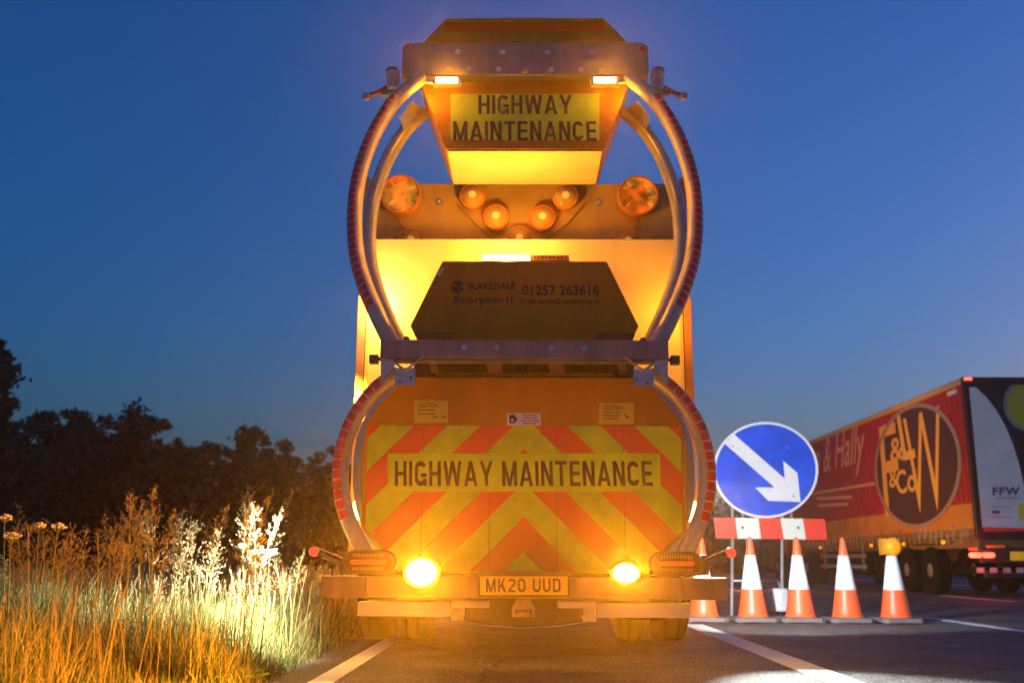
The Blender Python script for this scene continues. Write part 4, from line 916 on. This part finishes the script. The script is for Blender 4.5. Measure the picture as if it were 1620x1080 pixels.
def tree(x, y, h, wd, label, seed, n=13000, leaf=.2, low=.12, kind='round', group='trees behind the verge', name='broadleaf_tree'):
    rng = np.random.default_rng(seed); t = thing(name, label, 'tree', (x, y, 0), group)
    m = MB(); o = Vector((x, y, 0)); tips = []
    tr = [o + Vector((rng.uniform(-.1, .1) * k, rng.uniform(-.1, .1) * k, h * (.78 if kind == 'round' else .99) * k / 5)) for k in range(6)]
    m.tube(tr, [h * .03 * (1 - .16 * k) for k in range(6)], 8)
    nb = 26 if kind == 'round' else 46
    for k in range(nb):
        f = rng.uniform(.15, 1) if kind == 'round' else (k + .5) / nb
        b = tr[0].lerp(tr[-1], f * .9 + .05); a = rng.uniform(0, 2 * math.pi)
        if kind == 'round':
            rr = wd * .5 * (math.sin(min(1, (f * .85 + .18)) * math.pi) ** .55) * rng.uniform(.55, 1.1); e = b + Vector((math.cos(a) * rr, math.sin(a) * rr, h * rng.uniform(.02, .24)))
            if e.z > h: e.z = h * rng.uniform(.93, 1)
            cs = rng.uniform(.09, .2) * wd
        else:
            rr = wd * .5 * (1 - f * .9) * rng.uniform(.5, 1.3); e = b + Vector((math.cos(a) * rr, math.sin(a) * rr, h * (.02 + .03 * f))); cs = rng.uniform(.05, .09) * wd
        md = b.lerp(e, .5) + Vector((0, 0, .04 * h * (1 if kind == 'round' else -.6)))
        m.tube([b, md, e], [h * .011, h * .007, h * .002], 5); tips.append((b, md, e, cs))
    m.build('trunk', bark, t, smooth=50)
    P_ = []; per = n // len(tips)
    for (b, md, e, cs) in tips:
        if kind == 'round':
            cl = [e] + [e.lerp(md, rng.uniform(-.15, .9)) + Vector(rng.normal(size=3) * cs * 1.05) for _ in range(5)]
            for c in cl:
                s = cs * rng.uniform(.35, .75); q = rng.normal(size=(per // 6, 3)); q /= np.linalg.norm(q, axis=1)[:, None]; q *= s * np.abs(rng.normal(.75, .42, (len(q), 1))) * np.array([1.2, 1.2, .8])
                P_.append(q + np.array(c[:]))
        else:
            tt = rng.uniform(.1, 1.05, (per, 1)); q = np.array(b[:]) * (1 - tt) + np.array(e[:]) * tt; sp = cs * (1.15 - tt * .7)
            P_.append(q + rng.normal(size=(per, 3)) * sp * np.array([1, 1, .38]) + np.array([0, 0, -.02 * h]) * np.sin(tt * 3))
    pts = np.concatenate(P_); pts = pts[pts[:, 2] > .1]
    vs = leaf_mesh(pts, leaf, rng, 1.7); mi = (np.repeat(0, len(pts)) + rng.choice([0, 1, 2], len(pts), p=[.4, .35, .25]))
    quads_obj('crown', vs, LEAF, mi, t); return t
def tree_px(px, py_top, Y, wpx, label, seed, **k):
    p = P(px, py_top, Y); tree(p.x, Y, p.z, wpx * Y / FPX, label, seed, **k)
tree_px(-12, 535, 30, 190, 'tall dark conifer with drooping tiers at the left edge', 1, n=14000, leaf=.13, kind='conifer', name='conifer_tree')
tree_px(95, 668, 40, 150, 'bushy tree just right of the tall conifer', 2, leaf=.17)
tree_px(152, 650, 42, 120, 'bushy tree with the first high top right of the conifer', 3, leaf=.17)
tree_px(205, 655, 38, 120, 'bushy tree in the middle of the left treeline', 4, leaf=.17)
tree_px(272, 688, 40, 120, 'sloping bushy tree right of the middle of the left treeline', 5, leaf=.17)
tree_px(330, 712, 42, 110, 'low bushy tree at the dip of the left treeline', 6, leaf=.17)
tree_px(415, 660, 40, 85, 'taller round topped tree with an open crown right of the dip', 7, leaf=.16, n=9000)
tree_px(460, 700, 43, 90, 'broad tree right beside the round topped tree', 8, leaf=.16)
tree_px(520, 735, 46, 100, 'low tree half hidden behind the left of the truck', 9, leaf=.17)
tree_px(30, 720, 36, 150, 'low bush in front of the tall conifer', 10, leaf=.16, name='bush')
tree_px(575, 760, 50, 120, 'low tree hidden behind the lower left of the truck', 11, leaf=.28)
for i, (px, py) in enumerate([(1120, 792), (1190, 800), (1262, 790), (1340, 815)]):
    tree_px(px, py, 62 + 2 * i, 110, ['dark tree between the truck and the blue sign', 'dark tree behind the blue sign', 'dark tree behind the front of the lorry', 'dark tree behind the lorry under its trailer'][i], 20 + i, leaf=.34, group='trees behind the sign', n=5000)
# far hedge mass
rng = np.random.default_rng(77); n = 26000
hx = rng.uniform(-60, 60, n); hy = 54 + rng.uniform(0, 5, n); ht = 2.6 + .9 * np.sin(hx * .35) + .6 * np.sin(hx * .9 + 1)
hz2 = rng.uniform(0, 1, n) * ht; keep = ~((hx > 8.5) & (hx < 13.2) & (hy < 100) & False)
vs = leaf_mesh(np.stack([hx, hy, hz2], 1), .38, rng); hd = quads_obj('distant_hedge', vs, LEAF, rng.choice([0, 1, 2], n), None); BASE[hd.name] = Vector((0, 0, 0))
tag(hd, 'dark hedge mass running across behind all the trees', 'hedge', kind='stuff')

# ------------------------------------------------------------------ grass
GR = [leafmat('grass_green', (.09, .14, .025), .4, .35), leafmat('grass_straw', (.36, .28, .09), .4, .3), leafmat('grass_dark', (.03, .05, .01), .4, .35), leafmat('grass_seed', (.32, .23, .11), .4, .3)]
def blades(n, rng, xr, yr, hfun, wdt=(.003, .007), lean=.28, mats_p=(.42, .42, .16), edge=True):
    x = rng.uniform(*xr, n); y = rng.uniform(*yr, n)
    h = hfun(x, y) * rng.uniform(.35, 1.1, n); a = rng.uniform(0, 2 * np.pi, n); ln = rng.uniform(0, lean, n) * h
    dx, dy = np.cos(a) * ln, np.sin(a) * ln; w2 = rng.uniform(*wdt, n); b = rng.uniform(0, np.pi, n); wx, wy = np.cos(b) * w2, np.sin(b) * w2
    def ring(f, k): 
        return np.stack([x + dx * f ** 2 - wx * k, y + dy * f ** 2 - wy * k, -.03 + h * f * (1 - .12 * f * ln / (h + 1e-6))], 1), np.stack([x + dx * f ** 2 + wx * k, y + dy * f ** 2 + wy * k, -.03 + h * f * (1 - .12 * f * ln / (h + 1e-6))], 1)
    r = [ring(0, 1), ring(.38, .9), ring(.72, .6), ring(1, .08)]
    q = [np.stack([r[i][0], r[i][1], r[i + 1][1], r[i + 1][0]], 1) for i in range(3)]
    vs = np.stack(q, 1).reshape(-1, 3); mi = np.repeat(rng.choice(len(mats_p), n, p=mats_p), 3); return vs, mi
rng = np.random.default_rng(5)
def hf(x, y):
    base = .38 + .12 * np.sin(x * 2.1 + y * 1.3) + .1 * np.sin(y * 2.9 - x)
    e = np.clip((-1.40 - x) / np.where(y > 5.4, .35, .9), .12, 1); return base * e
A = [blades(26000, rng, (-4.6, -1.42), (2.6, 8.5), lambda x, y: hf(x, y) * np.where(y < 4.6, .95, 1.12), (.002, .0048), .6), blades(9000, rng, (-2.3, -1.4), (5.3, 9.5), lambda x, y: .46 * np.clip((-1.36 - x) / .3, .15, 1), (.002, .004), .6), blades(26000, rng, (-9, -1.5), (6.5, 16), hf, (.005, .01)), blades(9000, rng, (-2.3, -1.47), (3, 13), lambda x, y: .16 + 0 * x, (.003, .007), .7)]
A.append(blades(16000, rng, (-26, -6), (11, 34), lambda x, y: .5 + .12 * np.sin(x + y), (.01, .02)))
A.append(blades(9000, rng, (-2.7, -1.35), (2.2, 4.2), lambda x, y: .3 * np.clip((-1.3 - x) / .9, .1, 1), (.002, .005), .6))
vs = np.concatenate([a[0] for a in A]); mi = np.concatenate([a[1] for a in A])
gr = quads_obj('verge_grass', vs, GR, mi, None); tag(gr, 'long green and straw coloured grass covering the left verge', 'grass', kind='stuff')
# panicle grasses (seed heads)
def panicles(spots, rng, spread=.1):
    V = []; MI = []
    for (x, y, h, k) in spots:
        a = rng.uniform(0, 2 * np.pi); ln = rng.uniform(.05, .22) * h; tip = np.array([x + np.cos(a) * ln, y + np.sin(a) * ln * .5, h]); base = np.array([x, y, -.03])
        for i in range(5):
            f0, f1 = i / 5, (i + 1) / 5
            p0 = base + (tip - base) * np.array([f0 ** 2, f0 ** 2, f0]); p1 = base + (tip - base) * np.array([f1 ** 2, f1 ** 2, f1]); w2 = .0022 * (1 - .12 * i)
            for wv in (np.array([w2, 0, 0]),): V.append(np.stack([p0 - wv, p0 + wv, p1 + wv, p1 - wv])); MI.append(1 if k else 0)
        nsp = 34
        for j in range(nsp):
            f = rng.uniform(.66, 1.0); c = base + (tip - base) * np.array([f ** 2, f ** 2, f]); rr = spread * (1.05 - f) * 2.6 * rng.uniform(.3, 1) + .006
            an = rng.uniform(0, 2 * np.pi); e = c + np.array([np.cos(an) * rr, np.sin(an) * rr, rng.uniform(.0, .06)])
            wv = np.array([.0006, 0, 0]); V.append(np.stack([c - wv, c + wv, e + wv, e - wv])); MI.append(1)
            for s in range(3):
                q = e - (e - c) * .22 * s + rng.normal(size=3) * .006; d = np.array([np.cos(an) * .5, np.sin(an) * .5, rng.uniform(.1, 1.1)]); d = d / np.linalg.norm(d) * rng.uniform(.012, .02); sd = np.array([.0026, .0015, 0])
                V.append(np.stack([q - sd * .3, q + d * .5 + sd, q + d, q + d * .5 - sd])); MI.append(3)
    return np.concatenate(V), np.array(MI)
sp = []
def clump(px, py, Y, n, wpx, s2=.25):
    for _ in range(int(n * .55)):
        q = P(px + rng.normal() * wpx, py + abs(rng.normal()) * 22, Y + rng.normal() * s2); sp.append((q.x, q.y, max(.35, q.z), 1))
for c in [(250, 776, 5.6, 16, 14), (285, 800, 5.8, 12, 20), (395, 782, 5.8, 12, 9), (405, 800, 5.9, 8, 8), (310, 815, 6.0, 16, 28), (210, 812, 5.6, 8, 20), (170, 830, 5.4, 12, 22), (45, 800, 5.0, 8, 12), (60, 830, 5.0, 10, 26), (120, 828, 5.4, 8, 16), (455, 876, 7.2, 12, 26), (500, 890, 8.0, 8, 16), (350, 875, 6.2, 14, 50), (130, 885, 5.8, 10, 60)]: clump(*c)
v2, m2 = panicles(sp, rng); pg = quads_obj('seeding_grass', v2, GR, m2, None); tag(pg, 'tall grass stems with feathery seed heads rising above the verge', 'grass', kind='stuff')
# coarse near stalks with dense heads
def stalks(n, rng, xr, yr, hr, mk=1):
    V = []; MI = []
    for _ in range(n):
        x, y, h = rng.uniform(*xr), rng.uniform(*yr), rng.uniform(*hr); a = rng.uniform(0, 2 * np.pi); ln = rng.uniform(.03, .2) * h
        base = np.array([x, y, -.03]); tip = np.array([x + np.cos(a) * ln, y + np.sin(a) * ln, h])
        for i in range(4):
            f0, f1 = i / 4, (i + 1) / 4; p0 = base + (tip - base) * np.array([f0 ** 2, f0 ** 2, f0]); p1 = base + (tip - base) * np.array([f1 ** 2, f1 ** 2, f1]); wv = np.array([.0016, 0, 0])
            V.append(np.stack([p0 - wv, p0 + wv, p1 + wv, p1 - wv])); MI.append(mk)
        for s in range(16):
            f = 1 - .16 * s / 16 ; q = base + (tip - base) * np.array([f ** 2, f ** 2, f]); an = rng.uniform(0, 2 * np.pi)
            d = np.array([np.cos(an) * .006, np.sin(an) * .006, .014]); sd = np.array([.002, .001, 0]); V.append(np.stack([q, q + d * .5 + sd, q + d, q + d * .5 - sd])); MI.append(3)
    return np.concatenate(V), np.array(MI)
v3, m3 = stalks(420, rng, (-4.2, -1.65), (3.0, 7.5), (.3, .56)); v4, m4 = stalks(420, rng, (-2.6, -1.5), (6.5, 11), (.3, .62))
st = quads_obj('flowering_grass', np.concatenate([v3, v4]), GR, np.concatenate([m3, m4]), None); tag(st, 'straw coloured grass spikes standing close to the road edge', 'grass', kind='stuff')
# white umbel flowers
umb_w = mat('umbel_white', (.62, .56, .48), .7, 0, .15, 40)
stem_m = leafmat('flower_stem', (.15, .18, .05), .2, .2)
def umbel(px, py, Y, rp, label, seed):
    rg = np.random.default_rng(seed); c = P(px, py, Y); r0 = rp * Y / FPX
    bx = c.x + rg.uniform(-.06, .06); by = Y + rg.uniform(-.05, .05); t = thing('umbel_flower', label, 'flower', (bx, by, 0), 'white umbel flowers in the verge')
    m = MB(); j = c - Vector((0, 0, r0 * 1.1)); m.tube([(bx, by, -.03), ((bx + c.x) / 2 + .01, by, c.z * .5), j], [.004, .003, .002], 6); heads = []
    for k in range(12):
        a = k * 2.4; rr = r0 * math.sqrt((k + .5) / 12); e = c + Vector((rr * math.cos(a), rr * math.sin(a), -.6 * rr * rr / r0 + rg.uniform(-.1, .1) * r0)); m.tube([j, e], .0012, 4); heads.append(e)
    m.build('stem', stem_m, t)
    m = MB()
    for e in heads:
        for s in range(7):
            q = e + Vector(rg.normal(size=3) * r0 * .10); q.z = e.z + rg.uniform(0, .006); m.lathe(q, (0, 0, 1), [(0, -.003), (.0055, 0), (.004, .004), (0, .005)], 5)
    m.build('flower_head', umb_w, t)
for i, (a, b, Y, rr, lb) in enumerate([(8, 815, 5.0, 10, 'flat white flower head at the far left edge, higher of the pair'), (18, 843, 4.9, 14, 'broad white flower head at the left edge beneath another'), (62, 828, 5.2, 9, 'small white flower head behind the orange lit seed heads'), (92, 829, 5.0, 12, 'domed white flower head standing alone left of the tall seed heads'), (427, 870, 6.0, 10, 'white flower head right of the tallest grass clump'), (384, 861, 6.2, 8, 'small white flower head just above another near the tallest clump'), (390, 884, 5.9, 9, 'lower white flower head in the lit grass')]): umbel(a, b, Y, rr, lb, i + 50)
# broad weeds at the road edge
m = MB(); rw = random.Random(8)
for k in range(160):
    x = rw.uniform(-1.75, -1.42); y = rw.choice([rw.uniform(4.6, 6.2), rw.uniform(5.5, 9)]); a = rw.uniform(0, 6.28); L_ = rw.uniform(.03, .08); z0 = rw.uniform(.0, .06); ca, sa = math.cos(a), math.sin(a)
    m.add([(x, y, z0), (x + ca * L_ * .5 - sa * L_ * .3, y + sa * L_ * .5 + ca * L_ * .3, z0 + L_ * .4), (x + ca * L_, y + sa * L_, z0 + L_ * .35), (x + ca * L_ * .5 + sa * L_ * .3, y + sa * L_ * .5 - ca * L_ * .3, z0 + L_ * .4)], [(0, 1, 2, 3)])
wd_ = m.build('roadside_weeds', leafmat('weed_leaf', (.10, .19, .03), .3, .35)); tag(wd_, 'low broad leaved weeds creeping over the road edge', 'weeds', kind='stuff')

# ------------------------------------------------------------------ thin haze added to imitate lens glare around the beacons
m = MB(); m.box(-70, 80, -12, 110, -1.7, 14)
hz_m = bpy.data.materials.new('glare_haze'); hz_m.use_nodes = True; t = hz_m.node_tree; t.nodes.clear()
pv = t.nodes.new('ShaderNodeVolumePrincipled'); pv.inputs['Color'].default_value = (.97, .86, .72, 1); pv.inputs['Density'].default_value = .0015; pv.inputs['Anisotropy'].default_value = .88
om = t.nodes.new('ShaderNodeOutputMaterial'); t.links.new(pv.outputs[0], om.inputs['Volume'])
hz_o = m.build('haze', hz_m); hz_o['kind'] = 'stuff'; tag(hz_o, 'added thin haze imitating amber lens glare around the beacons', 'haze', kind='stuff')
